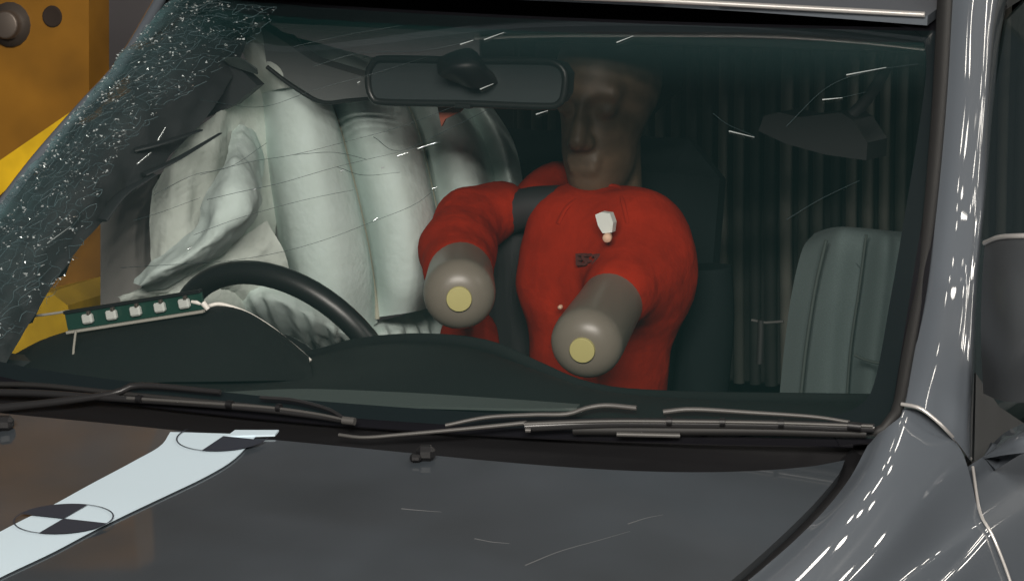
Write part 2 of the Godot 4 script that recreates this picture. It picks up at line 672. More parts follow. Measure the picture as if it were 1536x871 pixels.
func hall() -> void:
	var f := MeshInstance3D.new()
	f.name = "floor"
	f.mesh = box_mesh(Vector3(0, -0.05, 0), Vector3(16, 0.1, 16))
	f.material_override = M.floor
	f.set_meta("kind", "structure")
	add_child(f)
	var w := MeshInstance3D.new()
	w.name = "wall"
	w.mesh = box_mesh(Vector3(-2.5, 2.0, -4.5), Vector3(5, 4.0, 0.15))
	w.material_override = M.wall
	w.set_meta("kind", "structure")
	add_child(w)
	# the moving barrier against the driver's side
	var b := thing("side_barrier", "orange and yellow steel barrier with a bolt, against the crushed side", "barrier", Vector3.ZERO)
	var plate := V([-1.395, 1.855, -1.25, -0.94, 1.853, -1.25, -0.9547, 1.094, -1.25, -0.9391, 0.9129, -1.25, -0.9374, 0.6149, -1.25, -1.443, 0.5717, -1.25])  # top raised out of view to throw an orange reflection on the bonnet
	part("face_plate", prism(plate, Vector3(0, 0, -0.06)), M.orange, b)
	var ax := Vector3(0.1, 0.05, 1)
	var bp := V([-1.088, 1.203, -1.25, -1.015, 1.218, -1.25])
	part("bolt", lathe(bp[0], ax, [[-0.02, 0.034], [0.006, 0.034], [0.006, 0.022], [0.02, 0.022], [0.024, 0.018], [0.024, 0.0]], 18), M.steel, b)
	part("bolt_hole", lathe(bp[1], ax, [[0.002, 0.0], [0.002, 0.012], [0.004, 0.013], [0.003, 0.016], [-0.001, 0.017]], 18), M.hole, b)
	var rail := V([-0.7971, 1.127, -0.95, -0.7917, 1.08, -0.95, -0.9294, 0.942, -0.95, -1.069, 0.81, -0.95, -1.065, 0.9185, -0.95, -0.9266, 1.044, -0.95])
	part("edge_rail", prism(rail, Vector3(-0.02, 0, -0.12)), M.yellow, b)
	var low := V([-0.9686, 0.8258, -0.9, -0.8183, 0.8677, -0.9, -0.7904, 0.8505, -0.9, -0.7803, 0.7726, -0.9, -0.8387, 0.7099, -0.9, -0.9724, 0.6987, -0.9])
	part("lower_beam", prism(low, Vector3(0, 0, -0.15)), M.yellow, b)
	var seamp := V([-0.7946, 1.109, -0.945, -0.8572, 1.048, -0.945, -0.925, 0.9904, -0.945, -0.9939, 0.9279, -0.945])
	part("edge_seam", tube(seamp, 0.003, 0.003, 6), M.hole, b)

# ---------------------------------------------------------------- car body
func hood_y(x: float, z: float) -> float:
	var y := 0.925 - 0.055 * (z - 0.1) - 0.05 * maxf(z - 0.1, 0) ** 2 - 0.05 * pow(absf(x / 0.65), 2.4)
	return y + 0.012 * maxf(0, (0.32 - z) / 0.25) ** 2

func on_hood(x: float, z: float, lift := 0.0) -> Vector3:
	return Vector3(x, hood_y(x, z) + lift, z)

func rear_z(x: float) -> float:
	return 0.112 - 0.02 * absf(x) - 0.10 * x * x - 0.9 * pow(absf(x), 4.0) - 0.4 * pow(absf(x), 10.0) * 1.0

func edge_x(z: float) -> float:
	return 0.650 - 0.020 * clampf(z - 0.02, 0, 0.5) * 1.2 - 0.9 * maxf(0.0, -0.055 - z) ** 1.6

func body() -> void:
	# bonnet
	var g := []
	var nu := 48
	var nv := 40
	for i in nu + 1:
		var s := -1.0 + 2.0 * i / nu
		var row := PackedVector3Array()
		for k in nv + 1:
			var t := float(k) / nv
			var z0 := rear_z(s * 0.64)
			var z := lerpf(z0, 1.0, t * t * 0.4 + t * 0.6)
			var x := s * edge_x(z)
			row.append(on_hood(x, z))
		g.append(row)
	var hood := part("bonnet", surf(g, 0.012), M.bonnet, car)
	for p in [on_hood(0.248, 0.112), on_hood(-0.251, 0.145)]:
		var st := new_st()
		box(st, p + Vector3(0, 0.007, 0), Vector3(0.020, 0.016, 0.02), Basis(Vector3.UP, 0.4), 0.3)
		box(st, p + Vector3(-0.006, 0.004, 0.012), Vector3(0.012, 0.008, 0.012), Basis(Vector3.UP, 0.4), 0.3)
		part("washer_nozzle", st.commit(), M.black, hood)
	# light scratches in the paint
	for s in [V([0.2882, 0.9092, 0.2551, 0.3039, 0.9085, 0.2517, 0.3287, 0.9075, 0.2454]), V([0.4637, 0.887, 0.339, 0.477, 0.8899, 0.2836, 0.4986, 0.8921, 0.232, 0.5153, 0.8941, 0.1932]), V([0.5063, 0.8972, 0.1766, 0.5165, 0.8989, 0.1513, 0.5278, 0.8996, 0.1336]), V([0.3905, 0.8977, 0.2988, 0.4093, 0.896, 0.2982, 0.4255, 0.8948, 0.2921])]:
		part("scratch", tube(s, 0.0012, 0.0004, 6, 20, null, 0.35), M.scratch, hood)
	# white tape with round crash markers
	var tl := V([-0.0541, 0.931, 0.1235, -0.0417, 0.9254, 0.1679, -0.044, 0.9193, 0.2218, -0.0479, 0.912, 0.2996, -0.0486, 0.9056, 0.3797, -0.0537, 0.8995, 0.45, -0.0571, 0.8929, 0.5204, -0.0658, 0.8805, 0.6399])
	var tr := V([0.0435, 0.9333, 0.1067, 0.0563, 0.9238, 0.1812, 0.0554, 0.9175, 0.2388, 0.047, 0.911, 0.3128, 0.0349, 0.9015, 0.4288, 0.0292, 0.894, 0.5107, 0.0174, 0.8859, 0.5916, 0.0049, 0.8736, 0.7032])
	var tg := []
	for row in grid_of([tl, tr], 40, 10):
		var r2 := PackedVector3Array()
		for p in row:
			r2.append(on_hood(p.x, p.z, 0.0025))
		tg.append(r2)
	var tape := part("marker_tape", surf(tg, 0.001), M.tape, hood)
	var tail := V([0.0149, 0.9378, 0.1034, 0.062, 0.9394, 0.0907, 0.0647, 0.9374, 0.1052, 0.0156, 0.9351, 0.1232])
	part("tape_end", prism(tail, Vector3(0, -0.002, 0)), M.tape, tape)
	marker(tape, Vector2(-0.012, 0.422), 0.048, -10.0)
	marker(tape, Vector2(0.012, 0.125), 0.048, rear_z(0) + 0.003)
	# dark channel under the bonnet gap, and the inner wing below it
	var ch := []
	for sx in [-1.0, 1.0]:
		var a := PackedVector3Array()
		for k in 24:
			var z := lerpf(-0.16, 1.0, k / 23.0)
			a.append(Vector3(sx * (edge_x(z) + 0.006), hood_y(edge_x(z), z) - 0.03, z))
		part("bonnet_channel", tube(a, 0.022, 0.022, 8), M.black, car)
	# wing on the passenger side
	var stations := [
		V([0.6654, 0.9357, -0.1101, 0.6922, 0.9686, -0.1628, 0.7447, 0.9298, -0.1787, 0.7696, 0.858, -0.1782, 0.7877, 0.8366, -0.1666, 0.8087, 0.7892, -0.1645]),
		V([0.667, 0.908, -0.03, 0.703, 0.920, -0.04, 0.740, 0.894, -0.06, 0.757, 0.838, -0.06, 0.785, 0.823, -0.05, 0.801, 0.77, -0.04]),
		V([0.668, 0.885, 0.12, 0.702, 0.887, 0.11, 0.737, 0.863, 0.10, 0.752, 0.824, 0.10, 0.784, 0.810, 0.10, 0.799, 0.75, 0.10]),
		V([0.659, 0.855, 0.40, 0.696, 0.855, 0.40, 0.733, 0.832, 0.40, 0.750, 0.799, 0.40, 0.784, 0.785, 0.40, 0.798, 0.72, 0.40]),
		V([0.656, 0.822, 0.70, 0.693, 0.821, 0.70, 0.730, 0.799, 0.70, 0.748, 0.766, 0.70, 0.783, 0.751, 0.70, 0.797, 0.69, 0.70]),
		V([0.655, 0.788, 1.0, 0.690, 0.786, 1.0, 0.728, 0.765, 1.0, 0.747, 0.733, 1.0, 0.783, 0.718, 1.0, 0.796, 0.65, 1.0]),
	]
	var wr := []
	for i in 6:
		var row := PackedVector3Array()
		for st_ in stations:
			row.append(st_[i])
		wr.append(row)
	part("front_wing", surf(grid_of(wr, 70, 60), 0.006), M.paint, car)
	# left front wing, pushed in by the barrier
	var l0 := PackedVector3Array()
	var l1 := PackedVector3Array()
	var l2 := PackedVector3Array()
	for k in 14:
		var z := lerpf(-0.1, 1.0, k / 13.0)
		var y := hood_y(edge_x(z), z)
		l0.append(Vector3(-edge_x(z) - 0.012, y, z))
		l1.append(Vector3(-0.70, y - 0.02, z))
		l2.append(Vector3(-0.74, y - 0.25, z))
	part("front_wing", surf(grid_of([l0, l1, l2], 30, 14), 0.008), M.paint, car, "front wing on the driver's side")
	# cowl panel below the glass
	var cg := []
	for i in 41:
		var x := lerpf(-0.66, 0.665, i / 40.0)
		var row := PackedVector3Array()
		for k in 7:
			var t := k / 6.0
			var zr := rear_z(x) + 0.03
			var zg := -0.145 * (x / 0.68) ** 2 - 0.03
			row.append(Vector3(x, lerpf(hood_y(x, rear_z(x)) - 0.022, 0.942, t) - 0.012 * sin(PI * t), lerpf(zr, zg, t)))
		cg.append(row)
	var cowl := part("cowl_panel", surf(cg, 0.006), M.black, car)
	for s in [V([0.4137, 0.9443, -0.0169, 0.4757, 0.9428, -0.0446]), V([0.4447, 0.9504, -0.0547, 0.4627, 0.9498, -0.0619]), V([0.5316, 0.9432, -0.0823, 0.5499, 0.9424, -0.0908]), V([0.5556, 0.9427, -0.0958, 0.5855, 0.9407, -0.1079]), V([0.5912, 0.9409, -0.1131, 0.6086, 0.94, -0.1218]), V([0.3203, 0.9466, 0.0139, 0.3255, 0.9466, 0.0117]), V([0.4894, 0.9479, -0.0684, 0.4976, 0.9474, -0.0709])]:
		part("slot_glint", tube(s, 0.0035, 0.0035, 8, 0, null, 0.8), M.wiper_metal, cowl)  # pale bars painted as glints at the cowl slots
	for i in 30:
		var x := -0.56 + i * 0.038
		var zr := rear_z(x)
		part("grille_slot", box_mesh(Vector3(x, hood_y(x, zr) - 0.022, zr - 0.05 - 0.02 * x * x), Vector3(0.016, 0.006, 0.03), Basis(Vector3.UP, 0.15 * x), 0.2), M.rubber, cowl)
	# windscreen pillar, passenger side
	var p_in := V([0.6848, 0.9714, -0.1601, 0.6704, 1.007, -0.2317, 0.6458, 1.075, -0.356, 0.6211, 1.149, -0.4649, 0.5779, 1.244, -0.6252, 0.5343, 1.331, -0.7782, 0.4992, 1.401, -0.8985, 0.4556, 1.475, -1.038])
	var p_a := V([0.7055, 0.9718, -0.1561, 0.6935, 1.01, -0.2259, 0.668, 1.077, -0.3497, 0.6424, 1.151, -0.4581, 0.5997, 1.245, -0.6186, 0.5574, 1.332, -0.7721, 0.522, 1.402, -0.8977, 0.4821, 1.476, -1.039])
	var p_b := V([0.7259, 0.9596, -0.1561, 0.7106, 1.009, -0.2389, 0.6842, 1.076, -0.3623, 0.6583, 1.15, -0.4707, 0.6162, 1.245, -0.6314, 0.5737, 1.331, -0.7848, 0.5418, 1.402, -0.912, 0.5056, 1.475, -1.054])
	var p_c := V([0.7457, 0.9332, -0.1731, 0.7404, 0.9662, -0.1972, 0.7244, 1.007, -0.2579, 0.6943, 1.075, -0.3776, 0.6674, 1.148, -0.4877, 0.6252, 1.243, -0.6528, 0.5836, 1.329, -0.811, 0.556, 1.399, -0.9512, 0.5298, 1.474, -1.093])
	var p_d := V([0.748, 0.9061, -0.2134, 0.741, 0.9586, -0.2371, 0.7249, 1, -0.2936, 0.6919, 1.069, -0.411, 0.6649, 1.143, -0.5223, 0.609, 1.233, -0.7315, 0.5695, 1.321, -0.8921, 0.5562, 1.375, -1.041, 0.5592, 1.441, -1.211])
	var p_e := V([0.71, 0.8742, -0.3459, 0.7014, 0.929, -0.3749, 0.6832, 0.9717, -0.4362, 0.6499, 1.044, -0.552, 0.6253, 1.122, -0.6562, 0.5817, 1.221, -0.8281, 0.5448, 1.31, -0.99, 0.5326, 1.358, -1.138, 0.5372, 1.416, -1.307])
	part("windscreen_pillar", surf(grid_of([p_in, p_a, p_b, p_c, p_d, p_e], 60, 30), 0.0), M.paint, car)
	part("glass_seal", tube(V([0.6572, 0.9406, -0.1296, 0.6791, 0.9532, -0.1307, 0.6847, 0.9713, -0.1533, 0.6711, 1.006, -0.2206, 0.6445, 1.075, -0.3501, 0.6199, 1.149, -0.459, 0.5772, 1.244, -0.6194, 0.5329, 1.331, -0.7721, 0.5026, 1.387, -0.875]), 0.006, 0.010, 10, 40), M.rubber, car)
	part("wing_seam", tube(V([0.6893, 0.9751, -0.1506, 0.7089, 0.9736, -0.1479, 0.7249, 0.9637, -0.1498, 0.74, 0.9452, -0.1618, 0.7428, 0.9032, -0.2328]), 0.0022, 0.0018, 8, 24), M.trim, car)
	# door, door glass and mirror on the passenger side
	var d_top := V([0.745, 0.8993, -0.2381, 0.745, 0.8916, -0.2833, 0.745, 0.8791, -0.4287, 0.745, 0.8427, -0.7262, 0.745, 0.7738, -1.266])
	var dr := []
	for p in V([0.7458, 0.8989, -0.2332, 0.7578, 0.8823, -0.2076, 0.7711, 0.8568, -0.1808, 0.7898, 0.8359, -0.1673, 0.8107, 0.7885, -0.1653, 0.8314, 0.7271, -0.1604, 0.8664, 0.5934, -0.1502]):
		var row := PackedVector3Array()
		for k in 6:
			row.append(p + Vector3(0.012 * k / 5.0, 0.0, -1.05 * k / 5.0))
		dr.append(row)
	var door := part("door", surf(grid_of(dr, 20, 60), 0.02), M.paint, car)
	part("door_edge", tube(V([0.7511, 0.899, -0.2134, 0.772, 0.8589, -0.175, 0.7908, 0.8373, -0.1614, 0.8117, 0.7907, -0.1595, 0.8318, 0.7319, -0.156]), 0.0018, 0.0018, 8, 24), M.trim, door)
	var side_g := V([0.7, 0.8644, -0.3968, 0.7, 1.059, -0.3828, 0.7, 1.162, -0.4058, 0.7, 1.294, -0.4316, 0.7, 1.363, -0.4991, 0.7, 1.382, -1.024, 0.7, 0.7346, -1.454])
	part("door_glass", prism(V([0.6812, 0.8517, -0.4511, 0.6208, 1.011, -0.6438, 0.5986, 1.109, -0.7418, 0.5605, 1.228, -0.9034, 0.5341, 1.298, -1.038, 0.5352, 1.329, -1.178, 0.603, 1.279, -1.777, 0.7441, 0.6883, -1.281]), Vector3(-0.004, 0, 0)), M.side_glass, door)
	part("sail_panel", prism(V([0.695, 0.8603, -0.4033, 0.6727, 0.9479, -0.477, 0.6944, 0.906, -0.5008, 0.7281, 0.8671, -0.5527, 0.8103, 0.819, -0.6689]), Vector3(-0.01, 0, 0)), M.pillar_trim, door)
	part("waist_rubber", tube(V([0.737, 0.8882, -0.2599, 0.737, 0.8757, -0.3616, 0.737, 0.8531, -0.5233, 0.737, 0.7916, -0.9491]), 0.006, 0.006, 8), M.rubber, door)
	mirror_outside()
	# roof with its front trim
	var r0 := V([-0.5934, 1.342, -0.723, -0.3244, 1.345, -0.6654, -0.0034, 1.344, -0.7025, 0.2732, 1.339, -0.7303, 0.5176, 1.329, -0.7537])
	var rg := []
	for row in 9:
		var a := PackedVector3Array()
		for p in r0:
			var t := row / 8.0
			a.append(p + Vector3(0, 0.095 * sin(t * PI * 0.5), -1.1 * t))
		rg.append(a)
	var roof := part("roof", surf(grid_of(rg, 30, 24), 0.012), M.paint, car)
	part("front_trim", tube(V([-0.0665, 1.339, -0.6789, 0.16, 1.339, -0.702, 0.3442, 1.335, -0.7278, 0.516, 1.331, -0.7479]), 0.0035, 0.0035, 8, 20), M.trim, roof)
	# shell that closes the cabin: floor pan, sills and far sides
	var st := new_st()
	box(st, Vector3(0.06, 0.42, -0.95), Vector3(1.36, 0.06, 1.8))
	box(st, Vector3(0.0, 0.66, -0.28), Vector3(1.3, 0.5, 0.05))
	box(st, Vector3(0.03, 1.0, -1.95), Vector3(1.3, 0.95, 0.05))
	box(st, Vector3(0.69, 0.64, -0.32), Vector3(0.05, 0.36, 0.26))
	part("cabin_shell", st.commit(), M.pillar_trim, car)
	part("door_lining", box_mesh(Vector3(0.68, 0.68, -1.05), Vector3(0.05, 0.34, 1.45)), M.pillar_trim, door)
	part("centre_pillar", box_mesh(Vector3(0.64, 1.05, -1.42), Vector3(0.06, 0.75, 0.14)), M.pillar_trim, car)
	part("headliner", surf(grid_of([V([-0.5, 1.29, -0.85, 0.5, 1.29, -0.85]), V([-0.55, 1.37, -1.3, 0.56, 1.37, -1.3]), V([-0.55, 1.37, -1.93, 0.56, 1.37, -1.93])], 8, 8), 0.02), M.headliner, car)

func marker(tape: Node, c: Vector2, r: float, zmin: float) -> void:
	var m := part("crash_marker", sector(c, 0, r, -0.5 * PI, 0.0, zmin), M.tape_black, tape)
	if zmin < -1:
		part("quarter", sector(c, 0, r, 0.5 * PI, PI, zmin), M.tape_black, m)
	m.mesh = sector(c, 0, r, 0.0, 0.5 * PI, zmin)
	if zmin < -1:
		m.get_child(0).mesh = sector(c, 0, r, PI, 1.5 * PI, zmin)
	part("ring", sector(c, r * 0.985, r * 1.015, 0, TAU, zmin), M.tape_black, m)

func sector(c: Vector2, r0: float, r1: float, a0: float, a1: float, zmin: float) -> Mesh:
	var st := new_st()
	var n := int(ceil((a1 - a0) / 0.12))
	for i in n:
		for k in 4:
			var ra := lerpf(r0, r1, k / 4.0)
			var rb := lerpf(r0, r1, (k + 1) / 4.0)
			var q := []
			for e in [[ra, i], [rb, i], [rb, i + 1], [ra, i + 1]]:
				var w := lerpf(a0, a1, float(e[1]) / n)
				var x: float = c.x + cos(w) * e[0] * 1.06
				var z: float = maxf(c.y + sin(w) * e[0], zmin)
				q.append(on_hood(x, z, 0.0042))
			face(st, q[0], q[1], q[2], Vector3.UP, Vector3.UP, Vector3.UP)
			face(st, q[0], q[2], q[3], Vector3.UP, Vector3.UP, Vector3.UP)
	return st.commit()

func mirror_outside() -> void:
	var top := V([0.723, 1.124, -0.3332, 0.7516, 1.138, -0.293, 0.7865, 1.146, -0.2657, 0.8313, 1.149, -0.2751, 0.8812, 1.129, -0.338])
	var m1 := V([0.7346, 1.092, -0.2877, 0.7745, 1.105, -0.2192, 0.8092, 1.112, -0.1915, 0.8598, 1.114, -0.2032, 0.9042, 1.095, -0.2971])
	var m2 := V([0.7374, 1.034, -0.2778, 0.7791, 1.042, -0.209, 0.8138, 1.048, -0.1811, 0.8644, 1.05, -0.1929, 0.9082, 1.038, -0.288])
	var bot := V([0.7361, 0.9633, -0.297, 0.7696, 0.9682, -0.2461, 0.8019, 0.9714, -0.2278, 0.8466, 0.9735, -0.237, 0.8924, 0.9733, -0.3129])
	var m := part("door_mirror", surf(grid_of([top, m1, m2, bot], 24, 20), 0.09), M.mirror_paint, car)
	part("mirror_highlight", tube(V([0.7243, 1.126, -0.3287, 0.7529, 1.14, -0.2885, 0.7878, 1.148, -0.2611, 0.8325, 1.151, -0.2705]), 0.003, 0.003, 8, 16), M.trim, m)  # pale tube stands for the highlight along the mirror's top
	part("mirror_foot", patch([V([0.7324, 0.8902, -0.3145, 0.7556, 0.9162, -0.2966, 0.7739, 0.9298, -0.2851, 0.8052, 0.9462, -0.28]), V([0.7467, 0.8996, -0.2671, 0.7764, 0.9197, -0.2398, 0.8006, 0.9346, -0.2201, 0.8315, 0.9501, -0.2146]), V([0.7469, 0.8967, -0.2667, 0.7832, 0.9118, -0.2302, 0.811, 0.9211, -0.211, 0.8422, 0.9311, -0.2046])], 16, 12, 0.02), M.paint, m)

# ---------------------------------------------------------------- windscreen
func glass_at(s: float, t: float, lift := 0.0) -> Vector3:
	var half := lerpf(0.68, 0.55, t)
	if s < 0.0:
		half = lerpf(0.53, 0.525, t)
	var x := s * half
	var q := x / lerpf(0.68, 0.55, t)
	var z := -0.69 * t - lerpf(0.14, 0.08, t) * q * q
	var y := 0.95 + 0.36 * t + 0.08 * t * (1 - t)
	var n := Vector3(0.1 * s, 0.86, 0.5).normalized()
	if s < -0.55:
		var k := smoothstep(-0.55, -0.95, s)
		lift += 0.010 * k * fn.get_noise_2d(s * 6.0, t * 7.0) + 0.006 * k
	return Vector3(x, y, z) + n * lift

func glass_sheet(s0: float, s1: float, t0: float, t1: float, n: int, m: int, lift: float) -> Array:
	var g := []
	for i in n + 1:
		var row := PackedVector3Array()
		for k in m + 1:
			row.append(glass_at(lerpf(s0, s1, float(i) / n), lerpf(t0, t1, float(k) / m), lift))
		g.append(row)
	return g

func windscreen() -> void:
	var ws := part("windscreen", surf(glass_sheet(-1, 1, -0.02, 1.0, 60, 40, 0.0)), M.glass, car)
	# black printed border
	var inner := V([0.6118, 0.9565, -0.129, 0.6375, 0.9669, -0.155, 0.6451, 0.9869, -0.1897, 0.625, 1.059, -0.3013, 0.5965, 1.143, -0.4403, 0.5583, 1.236, -0.6122, 0.531, 1.284, -0.7095, 0.5046, 1.308, -0.7583, 0.4681, 1.317, -0.77])
	var outer := V([0.636, 0.9344, -0.1038, 0.6845, 0.9436, -0.1375, 0.6771, 0.9957, -0.2165, 0.6591, 1.065, -0.3249, 0.6265, 1.149, -0.463, 0.5818, 1.243, -0.6338, 0.5387, 1.314, -0.7815, 0.5235, 1.334, -0.826, 0.4907, 1.35, -0.8577])
	part("printed_border", patch([inner, outer], 50, 6, 0.002), M.frit, ws)
	part("printed_border", surf(glass_sheet(-0.98, 0.99, 0.965, 1.02, 40, 4, -0.004), 0.002), M.frit, ws)
	part("printed_border", surf(glass_sheet(-0.98, 0.95, -0.03, 0.012, 40, 4, -0.004), 0.002), M.frit, ws)
	# tinted sun band along the top edge
	var sg := glass_sheet(-0.9, 0.97, 0.78, 0.968, 50, 14, -0.004)
	var cols := []
	for i in sg.size():
		var row := []
		for k in sg[0].size():
			row.append(Color(0.004, 0.022, 0.023, 0.84 * smoothstep(0.0, 1.0, k / 14.0)))
		cols.append(row)
	part("sun_band", surf(sg, 0.0, null, cols), M.band, ws)
	# cracks running across the pane
	var n := 0
	for c in [
		V([-0.2706, 1.141, -0.347, -0.2143, 1.157, -0.3706, -0.1618, 1.167, -0.3833, -0.1033, 1.183, -0.4106, -0.047, 1.2, -0.4426, 0.0035, 1.222, -0.4873]), V([-0.1618, 1.167, -0.3833, -0.1109, 1.172, -0.3897, -0.0628, 1.168, -0.3793]), V([-0.3165, 1.118, -0.3128, -0.28, 1.14, -0.3474, -0.2367, 1.151, -0.3609, -0.2101, 1.176, -0.4064]), V([-0.0929, 1.159, -0.3627, -0.0512, 1.153, -0.3502, -0.0068, 1.158, -0.3585]),
		V([-0.2362, 1.119, -0.3, -0.1982, 1.129, -0.3139, -0.1525, 1.14, -0.33, -0.0929, 1.159, -0.3627, -0.0315, 1.175, -0.3916, 0.0186, 1.188, -0.4164]),
		V([-0.2218, 1.086, -0.2396, -0.1813, 1.103, -0.2646, -0.1357, 1.118, -0.2886, -0.096, 1.129, -0.3066, -0.0508, 1.139, -0.3222]),
		V([-0.2917, 1.05, -0.1865, -0.2223, 1.058, -0.191, -0.1538, 1.066, -0.1957, -0.0926, 1.078, -0.2131, -0.0442, 1.093, -0.2382, 0.0003, 1.112, -0.2713, 0.0371, 1.129, -0.3027, 0.0507, 1.144, -0.3327]),
		V([-0.3526, 1.211, -0.4992, -0.2575, 1.209, -0.4799, -0.2006, 1.229, -0.5141, -0.1356, 1.249, -0.5511, -0.081, 1.268, -0.5908]),
		V([-0.3194, 1.093, -0.2683, -0.2895, 1.103, -0.2806, -0.248, 1.12, -0.3051]),
		V([-0.2266, 1.252, -0.5658, -0.1761, 1.268, -0.596, -0.0882, 1.275, -0.606, -0.0004, 1.296, -0.6547]),
		V([-0.2792, 1.27, -0.6135, -0.2168, 1.285, -0.6405, -0.1526, 1.297, -0.6635]),
		V([0.4199, 1.216, -0.5233, 0.4395, 1.253, -0.6077, 0.4745, 1.269, -0.6521, 0.5286, 1.278, -0.6862]),
		V([0.4431, 1.241, -0.5836, 0.4626, 1.244, -0.5948, 0.4879, 1.25, -0.6135]),
		V([0.3263, 1.226, -0.5259, 0.3509, 1.216, -0.5105, 0.3896, 1.206, -0.4969]),
		V([-0.0725, 1.189, -0.4212, -0.0253, 1.178, -0.3971, 0.0215, 1.203, -0.4482, 0.0544, 1.224, -0.4924]),
		V([0.4764, 1.13, -0.3704, 0.5014, 1.149, -0.4126, 0.5337, 1.167, -0.4585]),
	]:
		part("crack", tube(c, 0.0007, 0.0005, 5, 30, null, 0.5), M.crack, ws)
		n += 1
	# pale slivers painted as glints where the cracks catch the lamps
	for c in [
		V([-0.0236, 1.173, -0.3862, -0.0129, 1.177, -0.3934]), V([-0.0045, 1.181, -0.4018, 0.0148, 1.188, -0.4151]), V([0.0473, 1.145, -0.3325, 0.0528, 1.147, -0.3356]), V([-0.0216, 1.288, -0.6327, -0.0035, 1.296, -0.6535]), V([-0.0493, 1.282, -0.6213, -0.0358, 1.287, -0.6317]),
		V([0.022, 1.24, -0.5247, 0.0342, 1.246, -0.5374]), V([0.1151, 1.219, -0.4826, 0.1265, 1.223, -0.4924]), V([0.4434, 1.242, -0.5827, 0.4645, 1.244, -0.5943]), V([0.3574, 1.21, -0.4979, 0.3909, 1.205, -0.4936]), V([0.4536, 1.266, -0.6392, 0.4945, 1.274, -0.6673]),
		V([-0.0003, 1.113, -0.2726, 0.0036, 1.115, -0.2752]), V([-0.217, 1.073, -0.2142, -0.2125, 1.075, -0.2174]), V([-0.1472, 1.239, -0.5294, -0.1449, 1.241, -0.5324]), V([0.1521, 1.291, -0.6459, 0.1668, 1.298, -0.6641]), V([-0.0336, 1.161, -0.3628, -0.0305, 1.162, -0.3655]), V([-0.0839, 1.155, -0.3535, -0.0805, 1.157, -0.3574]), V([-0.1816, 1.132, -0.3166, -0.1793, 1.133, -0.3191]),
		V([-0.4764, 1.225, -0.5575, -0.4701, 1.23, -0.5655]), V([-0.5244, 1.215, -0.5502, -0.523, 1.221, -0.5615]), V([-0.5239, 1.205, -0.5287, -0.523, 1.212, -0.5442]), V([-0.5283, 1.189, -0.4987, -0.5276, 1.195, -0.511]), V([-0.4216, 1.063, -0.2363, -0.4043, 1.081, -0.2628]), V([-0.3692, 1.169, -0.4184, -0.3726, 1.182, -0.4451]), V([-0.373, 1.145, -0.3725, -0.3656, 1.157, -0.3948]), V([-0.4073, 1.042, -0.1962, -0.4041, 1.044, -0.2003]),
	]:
		part("crack_glint", tube(c, 0.0009, 0.0004, 6), M.glint, ws)
	# the crazed strip along the crushed pillar: flakes and a fine net of cracks
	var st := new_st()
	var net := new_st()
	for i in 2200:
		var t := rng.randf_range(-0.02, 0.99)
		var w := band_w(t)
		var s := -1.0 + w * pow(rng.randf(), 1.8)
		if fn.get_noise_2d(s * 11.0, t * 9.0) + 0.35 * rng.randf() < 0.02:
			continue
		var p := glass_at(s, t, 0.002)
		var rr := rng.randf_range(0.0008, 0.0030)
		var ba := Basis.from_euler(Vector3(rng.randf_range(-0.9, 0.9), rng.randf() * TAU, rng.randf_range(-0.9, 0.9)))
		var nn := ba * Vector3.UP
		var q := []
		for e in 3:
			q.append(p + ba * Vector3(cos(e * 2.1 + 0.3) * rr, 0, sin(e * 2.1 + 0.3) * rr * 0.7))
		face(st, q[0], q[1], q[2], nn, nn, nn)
	var nodes := []
	var nc := 13
	var nr := 62
	for i in nc + 1:
		var row := []
		for k in nr + 1:
			var t := clampf((k + rng.randf_range(-0.42, 0.42)) / nr, 0.0, 0.985)
			row.append([-1.0 + band_w(t) * clampf((i + rng.randf_range(-0.42, 0.42)) / nc, 0.0, 1.15), t])
		nodes.append(row)
	for i in nc + 1:
		for k in nr + 1:
			for e in [[i + 1, k], [i, k + 1], [i + 1, k + 1]]:
				if e[0] > nc or e[1] > nr or (e[0] > i and e[1] > k and rng.randf() < 0.75) or rng.randf() < 0.10 + 0.55 * pow(float(i) / nc, 1.5):
					continue
				var a: Array = nodes[i][k]
				var b: Array = nodes[e[0]][e[1]]
				var ms: float = (a[0] + b[0]) * 0.5 + rng.randf_range(-0.006, 0.006)
				var mt: float = (a[1] + b[1]) * 0.5 + rng.randf_range(-0.003, 0.003)
				var w := rng.randf_range(0.0002, 0.0006)
				tube(PackedVector3Array([glass_at(a[0], a[1], 0.0015), glass_at(ms, mt, 0.0015), glass_at(b[0], b[1], 0.0015)]), w, w * 0.7, 3, 0, net)
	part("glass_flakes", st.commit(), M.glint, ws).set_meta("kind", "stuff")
	part("crazed_cracks", net.commit(), M.craze, ws).set_meta("kind", "stuff")
	# milky crazing in the glass itself, a bluish highlight painted along its outer edge
	var mg := []
	var mc := []
	for i in 25:
		var row := PackedVector3Array()
		var cr_ := []
		for k in 61:
			var t := k / 60.0
			var s := -1.0 + band_w(t) * i / 24.0
			row.append(glass_at(s, t, 0.0008))
			var v := 0.5 + 0.5 * fn.get_noise_2d(s * 30.0, t * 34.0)
			cr_.append(Color(0.10, 0.19, 0.20, clampf((1.0 - i / 24.0) * 0.42 * v + 0.35 * smoothstep(0.16, 0.0, i / 24.0), 0, 0.8)))
		mg.append(row)
		mc.append(cr_)
	part("crazing", surf(mg, 0.0, null, mc), M.band, ws)
	# crushed pillar on the driver's side: trim behind the glass and its outer skin
	var c0 := V([-0.5654, 1.326, -0.8212, -0.5474, 1.237, -0.6565, -0.5519, 1.185, -0.5555, -0.5607, 1.129, -0.4518, -0.5671, 1.075, -0.3606, -0.5737, 1.006, -0.2445, -0.5781, 0.9527, -0.1655])
